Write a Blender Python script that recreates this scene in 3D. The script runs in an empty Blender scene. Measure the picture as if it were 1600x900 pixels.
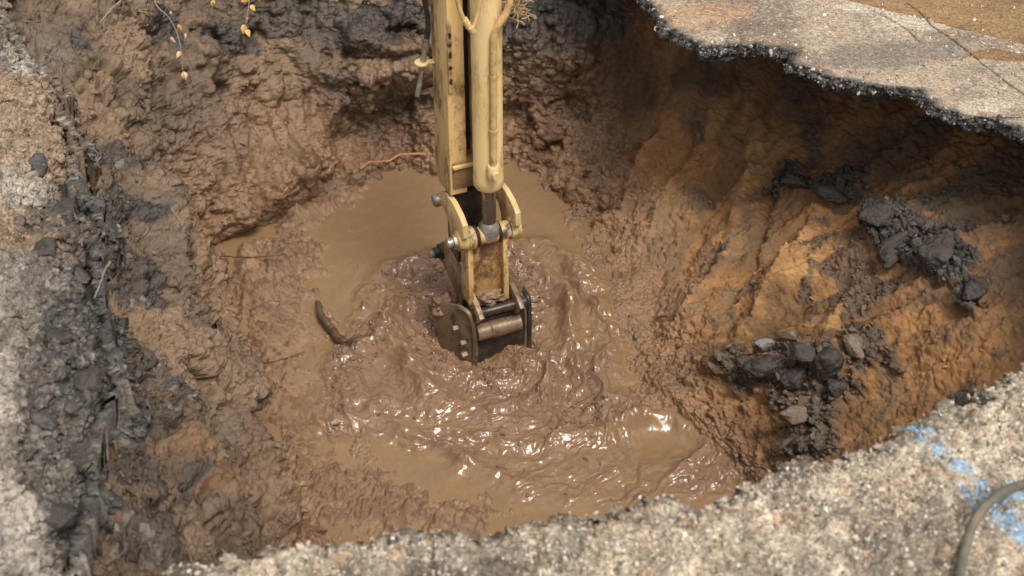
import bpy, bmesh, math, random
import numpy as np
from mathutils import Vector, Matrix
rng = np.random.default_rng(7); random.seed(7)
R = math.radians

# ------------------------------------------------------------------ camera, sky, sun, exposure
scene = bpy.context.scene
CAM = np.array([0.0, 0.0, 3.6]); PITCH = R(40); F = 2222.0
cam_d = bpy.data.cameras.new('camera'); cam = bpy.data.objects.new('camera', cam_d)
scene.collection.objects.link(cam); scene.camera = cam
cam.location = CAM; cam.rotation_euler = (R(90) - PITCH, 0, 0)
cam_d.lens = 50; cam_d.sensor_width = 36; cam_d.clip_end = 2000
cam_d.dof.use_dof = True; cam_d.dof.focus_distance = 7.3; cam_d.dof.aperture_fstop = 1.9
world = bpy.data.worlds.new('World'); scene.world = world; world.use_nodes = True
wn = world.node_tree; bg = wn.nodes['Background']
sky = wn.nodes.new('ShaderNodeTexSky'); sky.sky_type = 'NISHITA'; sky.sun_disc = False
SUN_EL, SUN_AZ = 62, 150      # azimuth measured from +Y towards +X
sky.sun_elevation = R(SUN_EL); sky.sun_rotation = R(SUN_AZ); sky.dust_density = 4.0; sky.air_density = 1.0; sky.ozone_density = 0.6
hsv = wn.nodes.new('ShaderNodeHueSaturation'); hsv.inputs['Saturation'].default_value = .30      # hazy white sky
tint = wn.nodes.new('ShaderNodeMix'); tint.data_type = 'RGBA'; tint.blend_type = 'MULTIPLY'; tint.inputs[0].default_value = 1; tint.inputs[7].default_value = (1.0, .97, .91, 1)
wn.links.new(sky.outputs[0], hsv.inputs['Color']); wn.links.new(hsv.outputs[0], tint.inputs[6])
wn.links.new(tint.outputs[2], bg.inputs[0]); bg.inputs[1].default_value = 0.108
sd = bpy.data.lights.new('sun', 'SUN'); so = bpy.data.objects.new('sun', sd); scene.collection.objects.link(so)
sd.energy = 1.45; sd.angle = R(18); sd.color = (1.0, 0.93, 0.82)
sdir = Vector((math.sin(R(SUN_AZ)) * math.cos(R(SUN_EL)), math.cos(R(SUN_AZ)) * math.cos(R(SUN_EL)), math.sin(R(SUN_EL))))
so.rotation_euler = sdir.to_track_quat('Z', 'Y').to_euler(); so.location = sdir * 20
vs = scene.view_settings; vs.view_transform = 'Standard'; vs.look = 'None'; vs.exposure = 0.66; vs.gamma = 1; vs.use_curve_mapping = False

# ------------------------------------------------------------------ measuring helpers
cp, sp = math.cos(PITCH), math.sin(PITCH)
FW = np.array([0, cp, -sp]); UP = np.array([0, sp, cp]); RT = np.array([1.0, 0, 0])
def ray(px, py):
    return FW + RT * (px - 800) / F + UP * (450 - py) / F
def at_z(px, py, z=0.0):
    d = ray(px, py); t = (z - CAM[2]) / d[2]; return CAM + d * t
def proj(P):
    Q = P - CAM; w = Q @ FW
    return 800 + F * (Q @ RT) / w, 450 - F * (Q @ UP) / w, w

# ------------------------------------------------------------------ noise
def _h(ix, iy, iz, s):
    h = (ix.astype(np.uint32) * np.uint32(374761393)) ^ (iy.astype(np.uint32) * np.uint32(668265263)) ^ (iz.astype(np.uint32) * np.uint32(2246822519)) ^ np.uint32((s * 3266489917) & 0xffffffff)
    h = (h ^ (h >> np.uint32(13))) * np.uint32(1274126177)
    h = (h ^ (h >> np.uint32(15))) * np.uint32(2654435761)
    return ((h ^ (h >> np.uint32(16))) & np.uint32(0xffffff)).astype(np.float32) / np.float32(16777215)
from concurrent.futures import ThreadPoolExecutor
POOL = ThreadPoolExecutor(8)
def chunked(fn):
    def run(P, *a, **k):
        P = np.asarray(P)
        if P.ndim < 3 or P.shape[0] < 64: return fn(P, *a, **k)
        parts = list(POOL.map(lambda q: fn(q, *a, **k), np.array_split(P, 8)))
        if isinstance(parts[0], tuple): return tuple(np.concatenate(x) for x in zip(*parts))
        return np.concatenate(parts)
    return run
def vn_raw(P, f=1.0, seed=1):
    """smooth noise in -1..1"""
    P = np.asarray(P, dtype=np.float32) * np.asarray(f, dtype=np.float32) + np.float32(seed * 7.31 + 100)
    I = np.floor(P).astype(np.int64); u = P - I; u = u * u * u * (u * (u * 6 - 15) + 10); I = I.astype(np.int64)
    out = 0
    xs = [I[..., 0] & 0xffff, (I[..., 0] + 1) & 0xffff]; ys = [I[..., 1] & 0xffff, (I[..., 1] + 1) & 0xffff]; zs = [I[..., 2] & 0xffff, (I[..., 2] + 1) & 0xffff]
    for a in (0, 1):
        wa = u[..., 0] if a else 1 - u[..., 0]
        for b in (0, 1):
            wb = wa * (u[..., 1] if b else 1 - u[..., 1])
            for c in (0, 1):
                out = out + _h(xs[a], ys[b], zs[c], seed) * wb * (u[..., 2] if c else 1 - u[..., 2])
    return out * 2 - 1
vn = chunked(vn_raw)
@chunked
def fbm(P, f, o=4, g=0.5, seed=1, ridge=False):
    out = 0; a = 1; tot = 0; f = np.asarray(f, dtype=np.float32)
    for k in range(o):
        n = vn_raw(P, f, seed + k * 11)
        if ridge: n = 1 - 2 * np.abs(n)
        out = out + a * n; tot += a; a *= g; f = f * 2.03
    return out / tot
@chunked
def worley(P, f, seed=1):
    """F1 distance, F2 distance and cell id, in cell units"""
    P = np.asarray(P, dtype=np.float32) * np.asarray(f, dtype=np.float32) + np.float32(seed * 3.7 + 200)
    I = np.floor(P).astype(np.int64); u = (P - I).astype(np.float32)
    f1 = np.full(P.shape[:-1], 9, np.float32); f2 = f1.copy(); cid = f1.copy()
    for a in (-1, 0, 1):
        for b in (-1, 0, 1):
            for c in (-1, 0, 1):
                x, y, z = [(I[..., k] + d) & 0xffff for k, d in enumerate((a, b, c))]
                r = _h(x, y, z, seed); h2 = (r * 7919.17) % 1.0; h3 = (r * 104729.3) % 1.0
                d = (a + r - u[..., 0]) ** 2 + (b + h2 - u[..., 1]) ** 2 + (c + h3 - u[..., 2]) ** 2
                m = d < f1
                f2 = np.where(m, f1, np.minimum(f2, d)); f1 = np.where(m, d, f1); cid = np.where(m, (r * 3571.7) % 1.0, cid)
    return np.sqrt(f1), np.sqrt(f2), cid
def ss(x, a, b):
    t = np.clip((x - a) / (b - a), 0, 1); return t * t * (3 - 2 * t)
def mix(A, B, m): return A * (1 - m) + B * m

# ------------------------------------------------------------------ tagging and linking helpers
col = scene.collection
def tag(o, label=None, cat=None, group=None, kind=None):
    if label: o['label'] = label
    if cat: o['category'] = cat
    if group: o['group'] = group
    if kind: o['kind'] = kind
    return o
def link(name, me, mat, parent=None):
    o = bpy.data.objects.new(name, me); col.objects.link(o)
    if mat: me.materials.append(mat)
    if parent: o.parent = parent
    return o
def np_mesh(name, V, faces, smooth=True):
    me = bpy.data.meshes.new(name); n = len(V); m = len(faces); k = faces.shape[1]
    me.vertices.add(n); me.vertices.foreach_set('co', V.astype(np.float32).ravel())
    me.loops.add(m * k); me.loops.foreach_set('vertex_index', faces.astype(np.int32).ravel())
    me.polygons.add(m); me.polygons.foreach_set('loop_start', np.arange(m, dtype=np.int32) * k)
    me.update(calc_edges=True)
    me.polygons.foreach_set('use_smooth', np.full(m, smooth)); me.update()
    return me
def put_attr(me, name, A):
    if A.ndim == 2:
        a = me.attributes.new(name, 'FLOAT_COLOR', 'POINT')
        a.data.foreach_set('color', np.concatenate([np.clip(A, 0, 1), np.ones((len(A), 1))], 1).astype(np.float32).ravel())
    else:
        a = me.attributes.new(name, 'FLOAT', 'POINT'); a.data.foreach_set('value', A.astype(np.float32).ravel())
def grid_faces(nr, nc, wrap):
    c = np.arange(nc if wrap else nc - 1); r = np.arange(nr - 1)
    rr, cc = np.meshgrid(r, c, indexing='ij'); c2 = (cc + 1) % nc
    return np.stack([rr * nc + cc, rr * nc + c2, (rr + 1) * nc + c2, (rr + 1) * nc + cc], -1).reshape(-1, 4)
def normals(P, wrap):
    """P (nr,nc,3)"""
    dr = np.gradient(P, axis=0)
    if wrap: dc = np.roll(P, -1, 1) - np.roll(P, 1, 1)
    else: dc = np.gradient(P, axis=1)
    n = np.cross(dc, dr); n /= np.linalg.norm(n, axis=-1, keepdims=True) + 1e-9
    return n

# ------------------------------------------------------------------ materials
def nodes(name):
    m = bpy.data.materials.new(name); m.use_nodes = True; return m, m.node_tree.nodes, m.node_tree.links, m.node_tree.nodes['Principled BSDF']
def earth_mat(name, scale=60, bump=0.5, dist=0.006, spec=0.5, grain=0.35, voro=0.0, vscale=70):
    """colour and wetness come from the soil attributes, fine grain is procedural"""
    m, N, L, b = nodes(name); wr = .10 if name == 'muddy_water' else .07
    ac = N.new('ShaderNodeAttribute'); ac.attribute_name = 'soil'
    aw = N.new('ShaderNodeAttribute'); aw.attribute_name = 'wet'
    tc = N.new('ShaderNodeTexCoord')
    n1 = N.new('ShaderNodeTexNoise'); n1.inputs['Scale'].default_value = scale; n1.inputs['Detail'].default_value = 5; n1.inputs['Roughness'].default_value = .65
    n2 = N.new('ShaderNodeTexNoise'); n2.inputs['Scale'].default_value = scale * 4.5; n2.inputs['Detail'].default_value = 3
    L.new(tc.outputs['Object'], n1.inputs['Vector']); L.new(tc.outputs['Object'], n2.inputs['Vector'])
    mr = N.new('ShaderNodeMapRange'); mr.inputs[1].default_value = .3; mr.inputs[2].default_value = .7
    mr.inputs[3].default_value = 1 - grain; mr.inputs[4].default_value = 1 + grain
    ad = N.new('ShaderNodeMath'); ad.operation = 'ADD'
    hl = N.new('ShaderNodeMath'); hl.operation = 'MULTIPLY'; hl.inputs[1].default_value = .5
    L.new(n1.outputs[0], ad.inputs[0]); L.new(n2.outputs[0], ad.inputs[1]); L.new(ad.outputs[0], hl.inputs[0]); L.new(hl.outputs[0], mr.inputs[0])
    mx = N.new('ShaderNodeVectorMath'); mx.operation = 'SCALE'
    L.new(ac.outputs['Color'], mx.inputs[0]); L.new(mr.outputs[0], mx.inputs['Scale'])
    L.new(mx.outputs[0], b.inputs['Base Color'])
    rr = N.new('ShaderNodeMapRange'); rr.inputs[3].default_value = .88; rr.inputs[4].default_value = wr
    wadd = N.new('ShaderNodeMath'); wadd.operation = 'MULTIPLY_ADD'; wadd.inputs[1].default_value = 1.4; 
    wm = N.new('ShaderNodeMath'); wm.operation = 'MULTIPLY'
    L.new(n1.outputs[0], wadd.inputs[0]); wadd.inputs[2].default_value = .3
    L.new(aw.outputs['Fac'], wm.inputs[0]); L.new(wadd.outputs[0], wm.inputs[1])
    L.new(wm.outputs[0], rr.inputs[0]); L.new(rr.outputs[0], b.inputs['Roughness'])
    b.inputs['Specular IOR Level'].default_value = spec + .15
    bp = N.new('ShaderNodeBump'); bp.inputs['Strength'].default_value = bump; bp.inputs['Distance'].default_value = dist
    L.new(hl.outputs[0], bp.inputs['Height']); L.new(bp.outputs[0], b.inputs['Normal'])
    if voro:
        v = N.new('ShaderNodeTexVoronoi'); v.inputs['Scale'].default_value = vscale; L.new(tc.outputs['Object'], v.inputs['Vector'])
        hs = N.new('ShaderNodeSeparateColor'); L.new(v.outputs['Color'], hs.inputs[0])
        vm = N.new('ShaderNodeMapRange'); vm.inputs[3].default_value = 1 - voro; vm.inputs[4].default_value = 1 + voro * 1.4
        L.new(hs.outputs[0], vm.inputs[0])
        m2 = N.new('ShaderNodeVectorMath'); m2.operation = 'SCALE'
        L.new(mx.outputs[0], m2.inputs[0]); L.new(vm.outputs[0], m2.inputs['Scale']); L.new(m2.outputs[0], b.inputs['Base Color'])
        b2 = N.new('ShaderNodeBump'); b2.invert = True; b2.inputs['Strength'].default_value = .6; b2.inputs['Distance'].default_value = .006
        L.new(v.outputs['Distance'], b2.inputs['Height']); L.new(bp.outputs[0], b2.inputs['Normal']); L.new(b2.outputs[0], b.inputs['Normal'])
    return m
def solid_mat(name, c1, c2, scale=20, rough=(.5, .8), metal=0, bump=.3, dist=.002, thr=(.4, .6), c3=None, s3=9, thr3=(.55, .7), stretch=(1, 1, 1)):
    m, N, L, b = nodes(name)
    tc = N.new('ShaderNodeTexCoord'); mp = N.new('ShaderNodeMapping'); mp.inputs['Scale'].default_value = stretch
    L.new(tc.outputs['Object'], mp.inputs['Vector'])
    n = N.new('ShaderNodeTexNoise'); n.inputs['Scale'].default_value = scale; n.inputs['Detail'].default_value = 6; n.inputs['Roughness'].default_value = .7
    L.new(mp.outputs[0], n.inputs['Vector'])
    r = N.new('ShaderNodeMapRange'); r.inputs[1].default_value, r.inputs[2].default_value = thr; L.new(n.outputs[0], r.inputs[0])
    mx = N.new('ShaderNodeMix'); mx.data_type = 'RGBA'; L.new(r.outputs[0], mx.inputs[0])
    mx.inputs[6].default_value = (*c1, 1); mx.inputs[7].default_value = (*c2, 1)
    out = mx.outputs[2]
    if c3:
        n3 = N.new('ShaderNodeTexNoise'); n3.inputs['Scale'].default_value = s3; n3.inputs['Detail'].default_value = 8; n3.inputs['Roughness'].default_value = .75
        L.new(mp.outputs[0], n3.inputs['Vector'])
        r3 = N.new('ShaderNodeMapRange'); r3.inputs[1].default_value, r3.inputs[2].default_value = thr3; L.new(n3.outputs[0], r3.inputs[0])
        m3 = N.new('ShaderNodeMix'); m3.data_type = 'RGBA'; L.new(r3.outputs[0], m3.inputs[0]); L.new(out, m3.inputs[6]); m3.inputs[7].default_value = (*c3, 1); out = m3.outputs[2]
    L.new(out, b.inputs['Base Color'])
    rr = N.new('ShaderNodeMapRange'); rr.inputs[3].default_value, rr.inputs[4].default_value = rough; L.new(r.outputs[0], rr.inputs[0]); L.new(rr.outputs[0], b.inputs['Roughness'])
    b.inputs['Metallic'].default_value = metal
    bp = N.new('ShaderNodeBump'); bp.inputs['Strength'].default_value = bump; bp.inputs['Distance'].default_value = dist
    L.new(n.outputs[0], bp.inputs['Height']); L.new(bp.outputs[0], b.inputs['Normal'])
    return m

# ------------------------------------------------------------------ the pit: rings of the cavity round its middle
C0 = np.array([-0.15, 5.45])
def ring(pts):
    P = np.array(pts, float); d = P[:, :2] - C0; th = np.arctan2(d[:, 1], d[:, 0]); r = np.hypot(d[:, 0], d[:, 1])
    o = np.argsort(th); th, r, z = th[o], r[o], P[o, 2]
    th = np.concatenate([th - 2 * np.pi, th, th + 2 * np.pi]); r = np.tile(r, 3); z = np.tile(z, 3)
    return th, r, z
def ev(rg, T, k=0):
    r = np.interp(T, rg[0], rg[1]); z = np.interp(T, rg[0], rg[2])
    if k:   # smoothing along the (uniform-ish) angle
        w = np.hanning(k + 2)[1:-1]; w /= w.sum()
        pad = lambda a: np.convolve(np.concatenate([a[-k:], a, a[:k]]), w, 'same')[k:-k]
        r, z = pad(r), pad(z)
    return r, z
WL = -1.55
rim_px = [(1010, 0), (1045, 45), (1100, 72), (1180, 68), (1240, 80), (1245, 98), (1300, 118), (1360, 130), (1440, 140), (1465, 165), (1510, 182), (1560, 186), (1600, 184)]
near_px = [(1600, 580), (1560, 600), (1500, 632), (1410, 662), (1375, 690), (1340, 716), (1285, 712), (1235, 714), (1200, 735), (1160, 770), (1090, 790), (1010, 785), (940, 800), (880, 820), (800, 832), (720, 826), (640, 840), (560, 848), (460, 872), (380, 880), (290, 892)]
rim = [tuple(at_z(*p)) for p in rim_px] + [(2.48, 5.2, 0), (2.42, 4.7, 0), (2.3, 4.25, 0), (2.1, 3.95, 0)] + [tuple(at_z(*p)) for p in near_px]  # unseen right rim, drawn in so the slab blocks light from that side
left_px = [(190, 935), (105, 890), (112, 800), (128, 700), (145, 560), (150, 420), (135, 300), (110, 200), (85, 100)]
LW = [tuple(at_z(*p)) for p in left_px]
rim += LW + [(-2.75, 6.8, 0), (-1.9, 7.9, 0), (-.9, 8.2, 0), (.05, 8.0, 0), (.5, 7.2, 0)]
RIM = ring(rim)
Fl = ring([(.50, 5.97, WL), (.66, 5.36, WL), (.95, 4.9, WL), (1.14, 4.64, WL), (1.2, 4.3, WL), (.8, 3.9, WL), (0, 3.75, WL), (-.6, 3.85, WL), (-.80, 4.25, WL), (-1.08, 4.64, WL), (-1.45, 5.5, WL), (-1.67, 6.48, WL), (-1.1, 7.05, WL), (-.47, 7.25, WL), (0, 7.3, WL), (.31, 6.85, WL)])
M1 = ring([(.45, 7.35, -1.35), (.95, 6.95, -1.28), (1.4, 6.4, -1.2), (1.5, 5.7, -1.02), (1.62, 5.0, -.98), (1.6, 4.3, -1.0), (.9, 3.7, -1.2), (0, 3.5, -1.1), (-.7, 3.45, -1.05), (-1.08, 4.05, -1.0), (-1.28, 4.8, -1.0), (-1.62, 5.6, -1.0), (-1.92, 6.5, -1.0), (-1.45, 7.35, -1.1), (-.5, 7.55, -1.15), (0, 7.62, -1.25)])
M2 = ring([(.8, 7.75, -.75), (1.6, 7.3, -.7), (2.35, 6.75, -.62), (2.5, 6.0, -.5), (2.5, 5.2, -.45), (2.3, 4.3, -.45), (1.3, 3.5, -.6), (0, 3.3, -.6), (-.8, 3.1, -.5), (-1.20, 3.7, -.5), (-1.48, 4.6, -.5), (-1.78, 5.4, -.5), (-2.15, 6.3, -.5), (-1.95, 7.4, -.55), (-.8, 7.85, -.55), (0, 7.9, -.65)])
TP = ring([(.9, 8.25, -.2), (1.9, 7.8, -.2), (2.8, 7.1, -.15), (3.4, 6.0, -.12), (3.7, 5, -.12), (3.2, 3.9, -.12)] + [(p[0] * 1.01, p[1] - .03, -.1) for p in [tuple(at_z(*q)) for q in near_px[1:]]] + [(p[0] + .02, p[1], -.33) for p in LW[1:]] + [(-2.8, 6.8, -.2), (-2.1, 7.9, -.1), (-1.0, 8.2, -.1), (.05, 8.2, -.2)])

NT = 1900
T = np.linspace(-np.pi, np.pi, NT, endpoint=False)
# spend fewer columns on the hidden near wall
dens = 1.0 - .55 * np.exp(-((np.abs(T + np.pi / 2)) / .45) ** 2)
cum = np.concatenate([[0], np.cumsum(dens)]); T = np.interp(np.linspace(0, cum[-1], NT, endpoint=False), cum, np.linspace(-np.pi, np.pi, NT + 1))
rings = [ev(Fl, T, 61), ev(M1, T, 81), ev(M2, T, 81), ev(TP, T, 41)]
def pit_base():
    rows_r, rows_z = [], []
    r0, z0 = rings[0]
    nf = 130
    for k in range(nf):
        s = (k / nf); s = s ** .8
        rows_r.append(r0 * max(s, .004)); rows_z.append(z0)
    # smooth spline through rings
    from_r = np.stack([r for r, z in rings]); from_z = np.stack([z for r, z in rings])
    n = 560; u = np.linspace(0, 3, n)
    def cr(Y, u):
        Yp = np.concatenate([2 * Y[:1] - Y[1:2], Y, 2 * Y[-1:] - Y[-2:-1]]); Yp[0] = Y[0]
        i = min(int(u), 2); f = u - i
        p0, p1, p2, p3 = Yp[i], Yp[i + 1], Yp[i + 2], Yp[i + 3]
        return .5 * ((2 * p1) + (-p0 + p2) * f + (2 * p0 - 5 * p1 + 4 * p2 - p3) * f * f + (-p0 + 3 * p1 - 3 * p2 + p3) * f ** 3)
    for v in u:
        rows_r.append(cr(from_r, v)); rows_z.append(cr(from_z, v))
    RR = np.stack(rows_r); ZZ = np.stack(rows_z)
    # a last row tucked under the road
    RR = np.concatenate([RR, RR[-1:] + .12]); ZZ = np.concatenate([ZZ, ZZ[-1:] - .10])
    return np.stack([C0[0] + RR * np.cos(T), C0[1] + RR * np.sin(T), ZZ], -1), nf
P, NF = pit_base(); P = P.astype(np.float32)
NRM = normals(P, True)
NRM[:, :, :] *= np.sign((NRM[..., :] * np.stack([C0[0] - P[..., 0], C0[1] - P[..., 1], np.full(P.shape[:2], 1.2) * 1.0], -1)).sum(-1, keepdims=True))
ppx, ppy, ppw = proj(P)
def on_pit(px, py):
    d = (ppx - px) ** 2 + (ppy - py) ** 2
    near = np.where(d < 7 ** 2, ppw, 99.); i = np.argmin(near)
    if near.flat[i] > 90: i = np.argmin(d)
    return P.reshape(-1, 3)[i].copy()
W3 = np.stack([fbm(P, 2.2, 3, seed=41), fbm(P, 2.2, 3, seed=42), fbm(P, 2.2, 3, seed=43)], -1)   # warp
Wd = P + .10 * W3 + .03 * np.stack([vn(P, 16, 51), vn(P, 16, 52), vn(P, 16, 53)], -1)
def blob(px, py, r, rz=None, X=None):
    c = on_pit(px, py); D = (Wd if X is None else X) - c
    q = (D[..., 0] ** 2 + D[..., 1] ** 2) / r ** 2 + D[..., 2] ** 2 / (rz or r) ** 2
    return np.exp(-q)
def blobs(lst):
    out = 0
    for b in lst: out = np.maximum(out, blob(*b))
    return out
X, Y, Z = P[..., 0], P[..., 1], P[..., 2]
wall = ss(np.arange(P.shape[0]), NF - 20, NF + 45)[:, None] * np.ones(NT)
right = ss(X + .25 * W3[..., 0] + .12 * (Y - 6.2), .35, .85)          # sandy side
left = 1 - right
floorm = 1 - wall
# ---- geometry of the walls
A = fbm(P, 2.3, 5, .55, 3); B = fbm(P, 7, 5, .6, 5, ridge=True); Cn = fbm(P, 20, 4, .6, 9)
w1, w2, wid = worley(P + .03 * W3, 11, 3); chunk = np.clip(w2 - w1, 0, .5)
v1, v2, vid = worley(P + .01 * W3, 30, 8); chunk2 = np.clip(v2 - v1, 0, .5)
th = np.arctan2(Y - C0[1], X - C0[0])
groove = fbm(np.stack([th * 9, Z * 1.2, np.zeros_like(Z)], -1), 1.0, 4, .55, 17)     # runs down the wall
groove2 = fbm(np.stack([th * 26, Z * 2.0 + X, np.zeros_like(Z)], -1), 1.0, 3, .5, 27)
clump = np.clip(fbm(P, 4, 3, .5, 71) * 1.6 + .1, 0, 1)
cav = ss(fbm(P, 5.5, 3, .5, 73), .18, .5)
disp = left * wall * (.16 * A + .02 * B - .11 * cav + .06 * groove + .035 * groove2)
lowr = ss(-Z, 1.15, 1.4)
disp += right * wall * (.06 * A + .016 * Cn + (.075 * groove + .034 * groove2) * (1 - .8 * lowr) + .022 * (np.minimum(chunk2, .3) - .2) + .02 * B * clump + .012 * Cn + lowr * (.35 + .65 * ss(-X, -1.25, -.8)) * (.018 * B + .020 * Cn + .05 * clump * (np.minimum(chunk, .35) - .2) + .016 * (np.minimum(chunk2, .35) - .2)))
# scraped smooth bucket marks on the far-left wall
scr = blobs([(430, 220, .38, .5), (480, 180, .3, .4), (380, 250, .25, .4)]); 
disp = disp * (1 - .1 * left * ss(-Y, -5.6, -4.6))
disp = disp * (1 - .65 * scr) + scr * .055 * np.abs(np.sin(th * 34 + 2.5 * W3[..., 0])) 
# ledges, hollows and chunks that the picture shows (position, radius, height)
feat = [(590, 110, .32, .22, .16), (590, 215, .30, .14, -.20), (520, 200, .16, .2, -.10), (650, 190, .25, .15, -.08), (900, 60, .35, .25, .18), (820, 70, .25, .2, .10),
        (440, 300, .22, .18, .13), (395, 345, .16, .16, -.10), (350, 395, .18, .2, -.10), (255, 180, .07, .14, -.13), (250, 130, .12, .08, .10), (300, 70, .2, .15, .09),
        (120, 260, .25, .2, .10), (180, 420, .16, .3, .10), (260, 400, .18, .3, -.08), (300, 520, .25, .3, .06), (190, 640, .12, .12, -.12), (240, 640, .18, .2, .07),
        (400, 640, .14, .25, .05), (440, 790, .12, .2, .06), (330, 740, .2, .2, .07), (1000, 220, .10, .12, .05), (1060, 250, .12, .2, -.05), (1170, 330, .10, .45, .06), (1230, 420, .2, .25, .05),
        (1280, 290, .16, .10, .06), (1400, 350, .22, .12, .07), (1490, 420, .2, .12, .06), (1200, 580, .12, .1, .08), (1290, 570, .14, .12, .10), (1250, 650, .2, .2, .04), (1120, 560, .18, .15, .04),
        (1090, 640, .35, .06, .05), (470, 270, .2, .2, .06), (560, 300, .2, .1, .05)]
for px, py, r, rz, h in feat: disp += blob(px, py, r, rz) * h
def seam(pix, r):
    L = [on_pit(*p) for p in pix]; best = np.full(X.shape, 9., np.float32); Q_ = P + .05 * W3
    for a_, b_ in zip(L[:-1], L[1:]):
        d_ = (b_ - a_).astype(np.float32); q_ = np.clip(((Q_ - a_) @ d_) / (d_ @ d_ + 1e-9), 0, 1)
        best = np.minimum(best, np.linalg.norm(Q_ - a_ - q_[..., None] * d_, axis=-1))
    return np.exp(-(best / r) ** 2)
# gullies, spurs and scrape marks running down the walls
for pix, r_, h_ in [([(300, 330), (350, 400), (375, 500), (400, 620), (450, 760), (490, 850)], .06, -.045), ([(255, 300), (300, 400), (335, 520), (365, 650), (410, 800)], .12, .12),
                    ([(240, 60), (250, 180), (290, 280), (345, 390)], .07, -.13), ([(310, 60), (320, 150), (350, 250), (370, 340)], .09, .09), ([(520, 170), (505, 240), (440, 290), (385, 330)], .09, .13),
                    ([(535, 215), (530, 265), (440, 335), (355, 395)], .06, -.05), ([(200, 450), (230, 560), (260, 700), (300, 830)], .08, -.09), ([(165, 120), (190, 220), (235, 330), (270, 450)], .08, .09),
                    ([(352, 160), (345, 230), (335, 310)], .022, -.05), ([(400, 140), (398, 210), (385, 285)], .022, -.05), ([(440, 150), (440, 210), (432, 275)], .022, -.05), ([(480, 140), (482, 200), (472, 250)], .022, -.05),
                    ([(560, 60), (620, 75), (690, 60)], .07, .10), ([(500, 110), (580, 125), (660, 110)], .07, .10), ([(540, 90), (620, 98), (680, 90)], .04, -.09)]:
    disp += seam(pix, r_) * h_
rill = 0
for pix, r_, h_ in [([(1185, 190), (1160, 300), (1110, 420), (1070, 490)], .05, .06), ([(1110, 180), (1050, 290), (1000, 380)], .05, .05), ([(1270, 330), (1210, 430), (1160, 510)], .05, .05), ([(1050, 170), (990, 260), (960, 330)], .04, .05), ([(1340, 440), (1290, 520)], .05, .04)]:
    q_ = seam(pix, r_) * right; rill = np.maximum(rill, q_); disp += q_ * h_
for pix, r_, h_ in [([(1145, 190), (1110, 300), (1050, 420)], .035, -.05), ([(1230, 230), (1190, 340), (1130, 470)], .035, -.05), ([(1020, 200), (985, 235), (960, 280)], .03, -.05)]:
    disp += seam(pix, r_) * h_ * right
P2 = P + NRM * disp[..., None]
N2_ = normals(P2, True); N2_ *= np.sign((N2_ * NRM).sum(-1, keepdims=True)); N2_ = N2_ * .6 + NRM * .4; N2_ /= np.linalg.norm(N2_, axis=-1, keepdims=True)
c1_, c2_, cid1 = worley(P2 + .035 * np.stack([vn(P2, 9, 701), vn(P2, 9, 702), vn(P2, 9, 703)], -1), (8, 8, 9), 61)
big_l = np.minimum(np.clip(c2_ - c1_, 0, 1), .30) * (.35 + .9 * cid1)
clump2 = np.clip(fbm(P2, 3.5, 3, .5, 711) * 1.8 + .35, 0, 1)
fine_l = left * wall * (1 - .6 * scr) * (.16 * clump2 * (big_l - .12) + .040 * fbm(P2, 8, 5, .55, 713, ridge=True) + .018 * fbm(P2, 28, 4, .6, 715))
P2 = P2 + N2_ * fine_l[..., None]
N3_ = normals(P2, True); N3_ *= np.sign((N3_ * NRM).sum(-1, keepdims=True))
d1_, d2_, did = worley(P2, 34, 63)
P2 = P2 + N3_ * (left * wall * clump2 * .020 * (np.minimum(d2_ - d1_, .3) - .15) * (1 - .6 * scr) + left * wall * .006 * fbm(P2, 70, 2, .6, 719))[..., None]
# rubble patches on the sand
rub = blobs([(1250, 275, .15, .10), (1310, 300, .15, .10), (1370, 345, .13, .10), (1400, 375, .18, .10), (1460, 390, .20, .12), (1500, 430, .16, .1), (1530, 470, .12, .08)])
rub = ss(rub + .42 * fbm(P, 10, 5, .7, 63), .42, .62) * right
rub2 = blobs([(1180, 590, .13), (1150, 560, .08), (1390, 540, .07), (1330, 600, .10), (1300, 690, .10), (1230, 560, .12), (1290, 570, .14), (1340, 540, .12), (1220, 620, .12), (1280, 640, .16), (1250, 690, .14)])
rub2 = ss(rub2 + .5 * fbm(P, 9, 5, .7, 64), .42, .75)
rub3 = ss(fbm(P, 4.5, 4, .6, 91) + .25 * blob(1230, 400, .5) + .2 * blob(1300, 480, .5), .30, .42) * right * ss(X, .9, 1.2)
P2 += NRM * ((rub * (.03 + .075 * (chunk2)) + rub2 * .05 * chunk2 + rub * .06 * chunk + rub2 * .13 * chunk + rub3 * .02 * chunk2) * wall)[..., None]
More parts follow.
